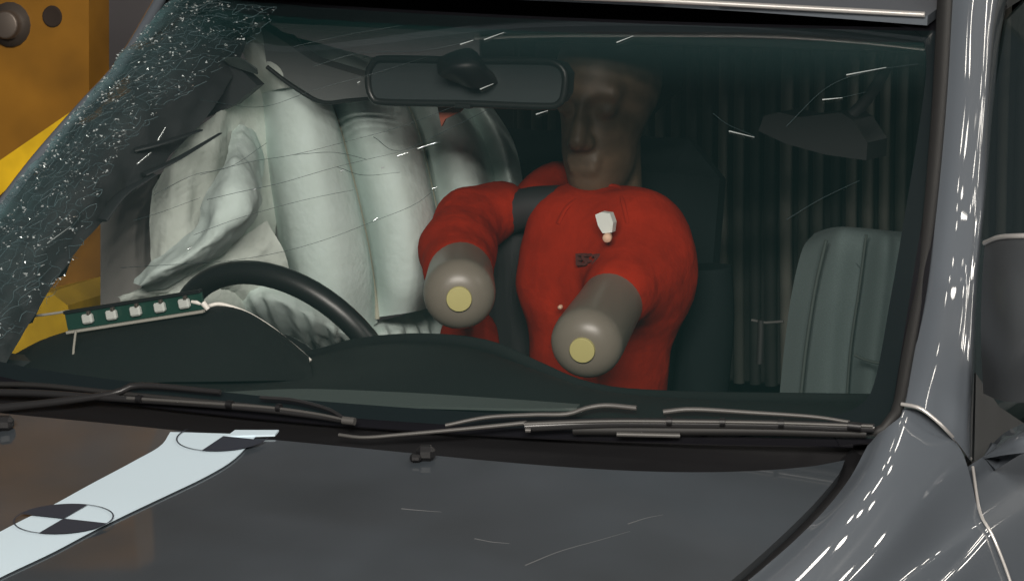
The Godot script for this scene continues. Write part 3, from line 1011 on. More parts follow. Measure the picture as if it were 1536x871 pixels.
	var c1 := V([-0.5, 1.328, -0.8285, -0.4755, 1.222, -0.6522, -0.4786, 1.164, -0.5507, -0.4881, 1.108, -0.4468, -0.4934, 1.053, -0.3559, -0.4992, 0.9935, -0.253, -0.4882, 0.9286, -0.1564])
	var c2 := V([-0.4696, 1.324, -0.8857, -0.4307, 1.215, -0.7375, -0.4463, 1.132, -0.6145, -0.4593, 1.089, -0.5227, -0.4709, 1.048, -0.4316, -0.4725, 0.9911, -0.3311, -0.4612, 0.9188, -0.1999])
	part("crushed_pillar", surf(wrinkle(grid_of([c0, c1, c2], 50, 20), 0.012, 9.0), 0.02), M.pillar_trim, car)
	part("pillar_skin", tube(V([-0.5563, 1.337, -0.8051, -0.5456, 1.238, -0.6464, -0.55, 1.187, -0.5455, -0.5586, 1.13, -0.4419, -0.5648, 1.074, -0.3505, -0.5728, 1.008, -0.2341]), 0.008, 0.008, 10, 30), M.paint, car)
	for f in [[V([-0.4716, 1.136, -0.5373, -0.4459, 1.143, -0.5612, -0.4241, 1.153, -0.6284]), 0.010], [V([-0.4478, 1.108, -0.5202, -0.4223, 1.123, -0.5568, -0.4001, 1.149, -0.6383]), 0.007], [V([-0.4641, 1.06, -0.437, -0.4545, 1.089, -0.4802, -0.4346, 1.108, -0.5261]), 0.008]]:
		part("torn_trim", tube(f[0], f[1] * 1.6, f[1] * 0.6, 8, 12, null, 0.2), M.pillar_trim, car)

func band_w(t: float) -> float:
	return lerpf(0.26, 0.30, clampf(t, 0, 1)) + 0.05 * sin(t * 9.0)

func wipers() -> void:
	var a := new_st()
	var lw := part("wiper", tube(V([-0.3796, 0.928, 0.0026, -0.2859, 0.9357, 0.0102, -0.1762, 0.9403, 0.019, -0.0721, 0.9436, 0.0223, 0.0122, 0.9442, 0.0234, 0.0786, 0.9425, 0.0244, 0.1184, 0.9403, 0.0257]), 0.0045, 0.003, 8, 30), M.wiper, car, "wiper on the driver's side")
	part("blade", tube(V([-0.39, 0.9335, -0.0143, -0.2957, 0.9411, -0.0063, -0.1833, 0.9435, 0.0066, -0.0773, 0.9451, 0.0127, 0.0077, 0.9451, 0.0147, 0.0751, 0.9424, 0.0175, 0.1124, 0.9394, 0.0201]), 0.0035, 0.002, 6, 30), M.rubber, lw)
	part("blade_spring", tube(V([-0.1657, 0.9426, 0.0222, -0.0707, 0.9457, 0.0248, 0.0127, 0.9474, 0.0242, 0.0711, 0.9458, 0.0255, 0.1133, 0.9426, 0.0285]), 0.0022, 0.0018, 6, 24), M.wiper_metal, lw)
	part("bridge", tube(V([-0.001, 0.9555, 0.0138, 0.0401, 0.9558, 0.0131, 0.0843, 0.951, 0.0193, 0.1092, 0.9444, 0.0284]), 0.0022, 0.0022, 6, 16), M.wiper, lw)
	part("tip", tube(V([0.1097, 0.9427, 0.031, 0.1241, 0.9424, 0.0306]), 0.0045, 0.0045, 8), M.wiper_metal, lw)
	for p in [V([-0.152, 0.9432, 0.0237, -0.1456, 0.9431, 0.0244]), V([-0.0369, 0.9471, 0.0251, -0.03, 0.947, 0.0255]), V([0.0249, 0.9483, 0.0239, 0.03, 0.9481, 0.0242])]:
		part("clip", tube(p, 0.005, 0.005, 6), M.black, lw)
	part("arm", tube(V([-0.3261, 0.9193, 0.0318, -0.2504, 0.9323, 0.0257, -0.1869, 0.9448, 0.0151, -0.1589, 0.9542, 0.0036, -0.0543, 0.9561, 0.0081]), 0.005, 0.003, 8, 24), M.wiper, lw)
	var rw := part("wiper", tube(V([0.3143, 0.9471, 0.0005, 0.3912, 0.9527, -0.0242, 0.4601, 0.9547, -0.0447, 0.5621, 0.9557, -0.0774, 0.6295, 0.9549, -0.1002, 0.6708, 0.9541, -0.1151]), 0.006, 0.005, 8, 30), M.wiper, car, "wiper on the passenger side")
	part("blade", tube(V([0.3625, 0.9447, -0.0184, 0.4597, 0.947, -0.046, 0.5614, 0.9486, -0.0797, 0.662, 0.9475, -0.1151]), 0.006, 0.005, 6, 24), M.rubber, rw)
	part("blade_spring", tube(V([0.3143, 0.9507, 0.0039, 0.3928, 0.9558, -0.0202, 0.4617, 0.9578, -0.0407, 0.5636, 0.9588, -0.0733, 0.6709, 0.9572, -0.1103]), 0.0021, 0.0019, 6, 24), M.wiper_metal, rw)
	part("arm", tube(V([0.1163, 0.9315, 0.0541, 0.1456, 0.9309, 0.053, 0.1847, 0.9353, 0.0427, 0.2541, 0.9437, 0.0209, 0.3152, 0.9513, -0.0011]), 0.002, 0.0026, 8, 24), M.wiper_metal, rw)
	part("bridge", tube(V([0.2291, 0.9454, 0.0218, 0.2695, 0.954, 0.0025, 0.3181, 0.9582, -0.0124, 0.353, 0.96, -0.0222, 0.371, 0.9657, -0.035, 0.3906, 0.9686, -0.044, 0.4232, 0.9673, -0.0498]), 0.0022, 0.003, 8, 30), M.wiper_metal, rw)
	part("bridge", tube(V([0.452, 0.9644, -0.0552, 0.4816, 0.9673, -0.0681, 0.5441, 0.9658, -0.0847, 0.606, 0.9634, -0.1022, 0.6447, 0.9593, -0.1102]), 0.003, 0.002, 8, 24), M.wiper_metal, rw)
	for p in [V([0.4621, 0.958, -0.0398, 0.4675, 0.9581, -0.0415]), V([0.5167, 0.9587, -0.0567, 0.5221, 0.9588, -0.0585]), V([0.5762, 0.9586, -0.0759, 0.5816, 0.9587, -0.0779]), V([0.646, 0.9578, -0.1001, 0.6596, 0.9568, -0.1038])]:
		part("clip", tube(p, 0.0048, 0.0048, 6), M.black, rw)

# ---------------------------------------------------------------- cabin
func cabin() -> void:
	# dashboard top with its two humps
	var f0 := V([-0.55, 0.935, -0.12, -0.3, 0.937, -0.05, 0.0, 0.938, -0.03, 0.3, 0.937, -0.05, 0.62, 0.93, -0.14])
	var f1 := V([-0.5523, 0.8584, -0.24, -0.3072, 0.8994, -0.24, -0.1262, 0.9183, -0.24, 0.0489, 0.95, -0.24, 0.1848, 0.9546, -0.24, 0.301, 0.9378, -0.24, 0.4628, 0.939, -0.24, 0.6504, 0.9504, -0.24])
	var f2 := V([-0.6531, 0.8546, -0.4, -0.5143, 0.883, -0.4, -0.3035, 0.8998, -0.4, -0.1733, 0.9093, -0.4, -0.1001, 0.93, -0.4, -0.028, 0.9422, -0.4, 0.0431, 0.9453, -0.4, 0.0958, 0.9396, -0.4, 0.1481, 0.9219, -0.4, 0.2172, 0.9025, -0.4, 0.3192, 0.9014, -0.4, 0.598, 0.9201, -0.4])
	var f3 := PackedVector3Array()
	var f4 := PackedVector3Array()
	for p in f2:
		f3.append(p + Vector3(0, -0.02, -0.035))
		f4.append(p + Vector3(0, -0.3, -0.05))
	var dash := part("dashboard", surf(grid_of([f0, f1, f2, f3, f4], 60, 40)), M.dash, car)
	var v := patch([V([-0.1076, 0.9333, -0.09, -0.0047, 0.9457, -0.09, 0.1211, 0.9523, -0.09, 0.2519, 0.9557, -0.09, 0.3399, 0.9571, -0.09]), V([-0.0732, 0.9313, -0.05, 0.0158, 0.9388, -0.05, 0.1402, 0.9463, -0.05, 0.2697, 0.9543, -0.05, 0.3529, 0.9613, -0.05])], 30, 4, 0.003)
	part("dash_sheen", v, M.teal_grey, dash)  # pale strip painted as a reflection along the dashboard's front
	# instrument hood before the wheel
	var h0 := V([-0.4794, 0.872, -0.2, -0.4135, 0.8858, -0.2, -0.2842, 0.9087, -0.2, -0.1671, 0.9207, -0.2, -0.0438, 0.9324, -0.2])
	var h1 := V([-0.5126, 0.8896, -0.27, -0.4453, 0.92, -0.27, -0.3232, 0.9501, -0.27, -0.2042, 0.9634, -0.27, -0.083, 0.9308, -0.27])
	var h2 := V([-0.5663, 0.8775, -0.36, -0.4876, 0.9194, -0.36, -0.3744, 0.9516, -0.36, -0.2711, 0.9777, -0.36, -0.2204, 0.9748, -0.36, -0.1704, 0.9505, -0.36, -0.1299, 0.9199, -0.36])
	var h3 := PackedVector3Array()
	for p in h2:
		h3.append(p + Vector3(0.0, -0.10, -0.05))
	part("instrument_hood", surf(grid_of([h0, h1, h2, h3], 40, 30)), M.dash, dash)
	# steering wheel
	wheel()
	# inside mirror
	var mp := V([-0.1981, 1.237, -0.665, -0.1895, 1.25, -0.665, -0.1677, 1.254, -0.665, -0.0603, 1.257, -0.665, 0.0452, 1.261, -0.665, 0.0661, 1.257, -0.665, 0.0752, 1.245, -0.665, 0.0734, 1.22, -0.665, 0.0662, 1.208, -0.665, 0.0453, 1.204, -0.665, -0.0604, 1.202, -0.665, -0.1728, 1.198, -0.665, -0.1917, 1.202, -0.665, -0.1982, 1.215, -0.665])
	var mir := part("inside_mirror", prism(mp, Vector3(0.0, 0, -0.03)), M.mirror_back, car)
	var rim_p := PackedVector3Array(mp)
	rim_p.append(mp[0])
	rim_p.append(mp[1])
	part("mirror_frame", tube(rim_p, 0.0048, 0.0048, 10, 90), M.wheel, mir)
	part("mirror_mount", surf(grid_of([V([-0.0927, 1.251, -0.6449, -0.0818, 1.264, -0.6356, -0.0493, 1.276, -0.6411, -0.0408, 1.269, -0.6548]), V([-0.0773, 1.241, -0.6219, -0.0524, 1.255, -0.608, -0.0262, 1.26, -0.6207, -0.0288, 1.251, -0.6567]), V([-0.0636, 1.229, -0.6479, -0.0398, 1.227, -0.6303, -0.0209, 1.228, -0.6391, -0.0159, 1.232, -0.681])], 14, 14), 0.02), M.black, mir)
	part("dip_lever", box_mesh(V([-0.0618, 1.2, -0.66])[0], Vector3(0.022, 0.006, 0.012)), M.wheel, mir)
	# folded sun visor at the top left
	var vis := V([-0.4232, 1.271, -0.8, -0.346, 1.228, -0.8, -0.2616, 1.209, -0.8, -0.2579, 1.183, -0.8, -0.3347, 1.175, -0.8, -0.4158, 1.218, -0.8])
	part("sun_visor", prism(vis, Vector3(0, 0.004, -0.02)), M.visor, car)
	part("visor_edge", tube(V([-0.4027, 1.221, -0.775, -0.3633, 1.196, -0.775, -0.322, 1.178, -0.775, -0.2847, 1.182, -0.775, -0.2437, 1.187, -0.775]), 0.003, 0.003, 6, 16), M.wheel, car.get_node("sun_visor"))
	var flap := V([-0.5215, 1.262, -0.74, -0.4835, 1.248, -0.74, -0.4319, 1.227, -0.74, -0.3985, 1.2, -0.74, -0.4347, 1.172, -0.74, -0.4851, 1.151, -0.74, -0.5337, 1.145, -0.74, -0.5489, 1.2, -0.74])
	part("torn_headliner", prism(flap, Vector3(0, 0, -0.02)), M.pillar_trim, car)
	part("torn_edge", patch([V([-0.4409, 1.236, -0.72, -0.4131, 1.237, -0.72, -0.3896, 1.224, -0.72]), V([-0.4335, 1.226, -0.73, -0.4108, 1.22, -0.73, -0.393, 1.216, -0.73])], 10, 4, 0.002), M.teal_grey, car.get_node("torn_headliner"))
	seats()
	# added ribbed panel; its streaks stand for reflections in the windscreen
	var base := part("streak_panel", box_mesh(Vector3(0.1, 1.02, -1.86), Vector3(1.25, 0.8, 0.02)), M.streak_rib, car)
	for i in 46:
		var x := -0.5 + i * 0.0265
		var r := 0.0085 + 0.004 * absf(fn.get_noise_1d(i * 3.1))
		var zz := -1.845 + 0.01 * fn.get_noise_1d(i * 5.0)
		part("streak_rib", tube(V([x, 0.62, zz, x + 0.004 * fn.get_noise_1d(i * 2.2), 1.0, zz + 0.012, x, 1.38, zz]), r, r, 8, 8), [M.streak_rib, M.streak_mid, M.streak_light][rng.randi() % 3], base)

func wheel() -> void:
	# rim laid through the visible arc, on a plane tilted towards the driver
	var c := WC
	var n := WN.normalized()
	var ux := n.cross(Vector3.UP).normalized()
	var uy := ux.cross(n)
	var rim_p := PackedVector3Array()
	for i in 61:
		var w := TAU * i / 60.0
		rim_p.append(c + ux * cos(w) * WR + uy * sin(w) * WR)
	var o := part("steering_wheel", tube(rim_p, 0.0155, 0.0155, 14), M.wheel, car)
	part("hub", lathe(c + n * -0.02, n, [[-0.03, 0.0], [-0.03, 0.06], [0.02, 0.075], [0.035, 0.06], [0.04, 0.0]], 20), M.wheel, o)
	for k in 3:
		var w := -PI / 2 + k * TAU / 3 + PI / 3 * 2
		part("spoke", tube(PackedVector3Array([c + n * -0.01, c + (ux * cos(w) + uy * sin(w)) * WR]), 0.016, 0.012, 10, 0, null, 0.6), M.wheel, o)

const WC := Vector3(-0.285, 0.84, -0.60)
const WN := Vector3(0.12, 0.42, -0.9)
const WR := 0.165

func seats() -> void:
	# passenger seat
	var b := V([0.268, 0.9993, -1.06, 0.2727, 0.9871, -1, 0.264, 0.93, -0.985, 0.2547, 0.8577, -0.985, 0.2473, 0.776, -0.985, 0.2406, 0.712, -0.985])
	var b2 := V([0.2866, 1.007, -1.06, 0.3019, 1.002, -0.985, 0.2989, 0.9357, -0.965, 0.2888, 0.8638, -0.965, 0.2825, 0.7828, -0.965, 0.2778, 0.7194, -0.965])
	var c := V([0.3071, 1.011, -1.06, 0.3362, 1.018, -0.965, 0.3345, 0.9492, -0.952, 0.3266, 0.869, -0.952, 0.3223, 0.7886, -0.952, 0.3177, 0.7256, -0.952])
	var d := V([0.3388, 1.011, -1.06, 0.3657, 1.016, -0.975, 0.363, 0.9492, -0.965, 0.3515, 0.8687, -0.965, 0.3473, 0.7883, -0.965, 0.3427, 0.7252, -0.965])
	var e := V([0.3703, 1.01, -1.06, 0.4033, 1.018, -0.955, 0.4005, 0.955, -0.945, 0.3911, 0.8753, -0.945, 0.3833, 0.7951, -0.945, 0.3789, 0.7325, -0.945])
	var f := V([0.4109, 1.009, -1.06, 0.4316, 1.007, -0.985, 0.4303, 0.9532, -0.97, 0.4209, 0.8733, -0.97, 0.4115, 0.7928, -0.97, 0.4035, 0.7297, -0.97])
	var f2 := PackedVector3Array()
	var f3 := PackedVector3Array()
	for i in f.size():
		f2.append(f[i] + Vector3(0.13, -0.005, -0.005))
		f3.append(f[i] + Vector3(0.19, -0.03, -0.05))
	var s := part("passenger_seat", surf(grid_of([b, b2, c, d, e, f, f2, f3], 40, 60), 0.06), M.seat, car)
	part("seat_piping", tube(V([0.325, 1.011, -0.945, 0.3113, 0.9487, -0.945, 0.2996, 0.8682, -0.945, 0.2915, 0.7874, -0.945]), 0.0025, 0.0025, 6, 20), M.teal_grey, s)
	part("seat_piping", tube(V([0.3778, 1.021, -0.95, 0.3698, 0.9521, -0.95, 0.3593, 0.872, -0.95, 0.3542, 0.7917, -0.95]), 0.002, 0.002, 6, 20), M.teal_grey, s)
	part("seat_piping", tube(V([0.3759, 0.8688, -0.915, 0.3923, 0.8631, -0.915, 0.4159, 0.8597, -0.915]), 0.002, 0.002, 6, 8), M.teal_grey, s)
	part("seat_cushion", box_mesh(Vector3(0.36, 0.62, -0.78), Vector3(0.48, 0.16, 0.46), Basis(Vector3.RIGHT, 0.12), 0.4), M.seat, s)
	# driver's seat, dark behind the dummy
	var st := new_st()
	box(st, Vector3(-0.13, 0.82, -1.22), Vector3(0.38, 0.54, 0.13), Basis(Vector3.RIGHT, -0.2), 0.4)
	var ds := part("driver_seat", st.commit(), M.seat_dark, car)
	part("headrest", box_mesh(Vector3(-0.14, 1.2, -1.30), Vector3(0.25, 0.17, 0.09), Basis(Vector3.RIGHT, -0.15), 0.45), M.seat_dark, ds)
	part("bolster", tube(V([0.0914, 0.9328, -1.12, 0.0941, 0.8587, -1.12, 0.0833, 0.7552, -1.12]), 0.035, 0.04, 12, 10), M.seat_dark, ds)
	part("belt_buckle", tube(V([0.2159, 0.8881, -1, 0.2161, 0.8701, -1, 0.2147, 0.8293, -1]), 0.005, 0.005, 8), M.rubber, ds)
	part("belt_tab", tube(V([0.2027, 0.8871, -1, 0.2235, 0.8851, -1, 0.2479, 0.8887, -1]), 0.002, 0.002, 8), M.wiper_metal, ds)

# ---------------------------------------------------------------- airbags
func airbags() -> void:
	var cu := part("curtain_airbag", patch([
		V([-0.5037, 1.265, -0.86, -0.4733, 1.19, -0.87, -0.4697, 1.088, -0.88, -0.4617, 0.9951, -0.89, -0.4514, 0.9201, -0.9, -0.4398, 0.8558, -0.9]),
		V([-0.4592, 1.267, -0.83, -0.4166, 1.189, -0.82, -0.3985, 1.092, -0.81, -0.3875, 1.002, -0.81, -0.3794, 0.9286, -0.82, -0.3823, 0.861, -0.84]),
		V([-0.4262, 1.262, -0.84, -0.3746, 1.182, -0.82, -0.3465, 1.091, -0.81, -0.3315, 1.001, -0.81, -0.3252, 0.9279, -0.82, -0.3368, 0.8581, -0.85]),
		V([-0.4239, 1.252, -0.89, -0.3621, 1.168, -0.87, -0.3329, 1.074, -0.87, -0.3115, 0.9894, -0.87, -0.3049, 0.9197, -0.88, -0.3192, 0.8537, -0.9]),
		V([-0.4365, 1.243, -0.93, -0.3844, 1.154, -0.93, -0.3548, 1.059, -0.93, -0.3331, 0.9736, -0.93, -0.3214, 0.906, -0.93, -0.3177, 0.8561, -0.93]),
	], 40, 30, 0.0), M.bag, car)
	part("cell", patch([
		V([-0.4396, 1.243, -0.932, -0.3874, 1.154, -0.932, -0.3578, 1.058, -0.932, -0.3361, 0.9731, -0.932, -0.3234, 0.9055, -0.932, -0.3217, 0.8633, -0.93]),
		V([-0.3852, 1.239, -0.905, -0.3361, 1.158, -0.89, -0.3023, 1.065, -0.885, -0.2829, 0.9817, -0.885, -0.2757, 0.9156, -0.89, -0.2816, 0.8733, -0.91]),
		V([-0.3519, 1.23, -0.915, -0.299, 1.155, -0.9, -0.2628, 1.064, -0.89, -0.2434, 0.9818, -0.89, -0.2425, 0.921, -0.9, -0.2602, 0.8769, -0.92]),
		V([-0.3408, 1.216, -0.97, -0.2792, 1.143, -0.95, -0.2515, 1.05, -0.95, -0.2358, 0.9715, -0.95, -0.2407, 0.9162, -0.96, -0.2645, 0.8722, -0.98]),
		V([-0.3551, 1.207, -1.02, -0.3046, 1.13, -1.02, -0.2765, 1.035, -1.02, -0.2626, 0.9565, -1.02, -0.2628, 0.9051, -1.02, -0.2792, 0.8683, -1.02]),
	], 40, 30), M.bag, cu)
	part("cell", patch([
		V([-0.3616, 1.206, -1.025, -0.311, 1.129, -1.025, -0.283, 1.034, -1.025, -0.267, 0.9555, -1.025, -0.2651, 0.9041, -1.025, -0.2714, 0.8567, -1.025]),
		V([-0.3108, 1.205, -1, -0.2536, 1.133, -0.985, -0.2238, 1.043, -0.985, -0.21, 0.9652, -0.985, -0.2104, 0.9136, -0.99, -0.2252, 0.8643, -1]),
		V([-0.2846, 1.194, -1.03, -0.2254, 1.121, -1.015, -0.1972, 1.036, -1.01, -0.1873, 0.963, -1.01, -0.1919, 0.9101, -1.02, -0.2127, 0.8603, -1.03]),
		V([-0.3024, 1.174, -1.12, -0.2472, 1.098, -1.12, -0.2227, 1.015, -1.12, -0.2146, 0.9448, -1.12, -0.2167, 0.8925, -1.12, -0.2393, 0.8433, -1.12]),
	], 40, 26), M.bag, cu)
	part("cell", patch([
		V([-0.3047, 1.174, -1.125, -0.2535, 1.097, -1.125, -0.2291, 1.014, -1.125, -0.2209, 0.9436, -1.125, -0.2251, 0.8435, -1.125]),
		V([-0.2537, 1.171, -1.09, -0.2051, 1.099, -1.09, -0.1849, 1.02, -1.09, -0.1808, 0.9515, -1.09, -0.1849, 0.8523, -1.09]),
		V([-0.2835, 1.147, -1.2, -0.2338, 1.078, -1.2, -0.2152, 0.9998, -1.2, -0.211, 0.9331, -1.2, -0.2151, 0.8317, -1.2]),
	], 30, 20), M.bag, cu)
	part("curtain_top", patch([
		V([-0.5117, 1.276, -0.86, -0.4599, 1.216, -0.83, -0.4507, 1.175, -0.85]),
		V([-0.49, 1.272, -0.85, -0.4158, 1.225, -0.8, -0.3922, 1.19, -0.8]),
		V([-0.4751, 1.263, -0.86, -0.3862, 1.222, -0.82, -0.3668, 1.191, -0.84]),
	], 20, 14), M.beige, cu)
	for s in [
		V([-0.434, 1.238, -0.925, -0.3839, 1.155, -0.925, -0.3543, 1.06, -0.925, -0.3327, 0.9744, -0.925, -0.321, 0.9068, -0.925, -0.3152, 0.8627, -0.925]),
		V([-0.3523, 1.206, -1.01, -0.3018, 1.131, -1.01, -0.2738, 1.036, -1.01, -0.2589, 0.9611, -1.01, -0.2571, 0.9071, -1.01]),
	]:
		part("seam", tube(s, 0.0035, 0.0035, 8, 30), M.seam, cu)
	# gathered lower edge seen through the wheel
	var gg := grid_of([
		V([-0.5223, 0.8793, -0.8, -0.4186, 0.9317, -0.76, -0.359, 0.9183, -0.78, -0.3196, 0.884, -0.84, -0.3275, 0.8539, -0.95, -0.3128, 0.8555, -1.1]),
		V([-0.5019, 0.8679, -0.8, -0.3983, 0.9129, -0.74, -0.3386, 0.9011, -0.74, -0.3097, 0.866, -0.8, -0.2991, 0.8479, -0.9, -0.2791, 0.8331, -1.05]),
		V([-0.4925, 0.8468, -0.82, -0.4098, 0.8691, -0.78, -0.3596, 0.8593, -0.78, -0.33, 0.8375, -0.84, -0.309, 0.8251, -0.92, -0.269, 0.796, -1.05]),
		V([-0.5147, 0.8161, -0.88, -0.4523, 0.8244, -0.86, -0.4011, 0.8192, -0.86, -0.3501, 0.8022, -0.9, -0.3282, 0.7848, -0.98, -0.2624, 0.7626, -1.08]),
	], 90, 30)
	var ns := normals_of(gg)
	for i in gg.size():
		for k in gg[i].size():
			var u: float = k / 90.0
			gg[i][k] += ns[i][k] * (0.0035 * sin(u * 95.0 + 3.0 * fn.get_noise_1d(u * 9.0)) * smoothstep(0.0, 0.5, i / 30.0) + 0.0035 * fn.get_noise_2d(u * 14.0, i * 0.12))
	part("gathered_edge", surf(gg), M.bag, cu)
	part("lower_fold", patch([
		V([-0.3326, 0.8651, -1.12, -0.2703, 0.841, -1.12, -0.2085, 0.8122, -1.12, -0.137, 0.794, -1.12]),
		V([-0.3044, 0.839, -1.06, -0.2428, 0.8152, -1.06, -0.1817, 0.8011, -1.06, -0.111, 0.7926, -1.06]),
		V([-0.3142, 0.7584, -1.08, -0.2521, 0.7491, -1.08, -0.1906, 0.7446, -1.08, -0.1196, 0.7458, -1.08]),
	], 20, 14), M.bag, cu)
	# beige front part of the curtain and the folded cushion below it
	var fr := grid_of([
		V([-0.5146, 1.065, -0.66, -0.5216, 1.015, -0.66, -0.5226, 0.9617, -0.66, -0.5218, 0.899, -0.66]),
		V([-0.4826, 1.126, -0.68, -0.4808, 1.054, -0.66, -0.4822, 0.9734, -0.66, -0.4805, 0.9021, -0.66]),
		V([-0.4548, 1.165, -0.74, -0.4572, 1.082, -0.72, -0.4559, 0.987, -0.7, -0.4473, 0.8979, -0.7]),
		V([-0.4558, 1.184, -0.86, -0.449, 1.083, -0.86, -0.4379, 0.9917, -0.86, -0.4209, 0.8732, -0.86]),
	], 40, 30)
	var front := part("front_airbag", surf(wrinkle(fr, 0.014, 9.0, Vector3(1.0, 0.35, 1.0))), M.beige, car)
	var cu2 := grid_of([
		V([-0.4673, 1.135, -0.8, -0.4247, 1.106, -0.69, -0.4335, 1.058, -0.65, -0.4364, 1.027, -0.64, -0.4817, 0.9849, -0.62, -0.5144, 0.9594, -0.61, -0.5207, 0.9483, -0.61]),
		V([-0.4511, 1.135, -0.8, -0.3935, 1.107, -0.665, -0.3862, 1.059, -0.61, -0.4009, 1.023, -0.6, -0.4404, 0.9861, -0.585, -0.4803, 0.9657, -0.585, -0.4993, 0.9495, -0.59]),
		V([-0.4543, 1.121, -0.84, -0.3795, 1.089, -0.69, -0.3568, 1.051, -0.635, -0.3869, 1.012, -0.61, -0.4252, 0.9795, -0.6, -0.471, 0.957, -0.6, -0.4971, 0.9428, -0.6]),
		V([-0.4634, 1.098, -0.88, -0.4029, 1.059, -0.76, -0.3797, 1.029, -0.7, -0.4152, 0.9874, -0.68, -0.4445, 0.9636, -0.66, -0.4832, 0.9446, -0.65, -0.512, 0.9299, -0.64]),
	], 50, 26)
	part("folded_cushion", surf(wrinkle(cu2, 0.010, 7.0)), M.bag, front)
	part("cushion_skirt", surf(wrinkle(grid_of([
		V([-0.3869, 1.021, -0.74, -0.436, 0.983, -0.7, -0.47, 0.9585, -0.67, -0.534, 0.9337, -0.64, -0.5585, 0.9212, -0.64]),
		V([-0.3681, 0.9659, -0.76, -0.4164, 0.9593, -0.7, -0.4557, 0.9436, -0.68, -0.5051, 0.9272, -0.66, -0.5546, 0.9161, -0.64]),
		V([-0.3795, 0.9045, -0.8, -0.429, 0.9074, -0.76, -0.479, 0.9016, -0.74, -0.5395, 0.8877, -0.72, -0.6001, 0.8774, -0.7]),
	], 40, 24), 0.010, 12.0)), M.beige, front)
	part("side_panel", prism(V([-0.6643, 1.005, -0.78, -0.5739, 1.066, -0.78, -0.5734, 0.8659, -0.78, -0.6675, 0.8589, -0.78]), Vector3(0, 0, -0.03)), M.door_grey, car, "grey inner door panel beside the airbag")

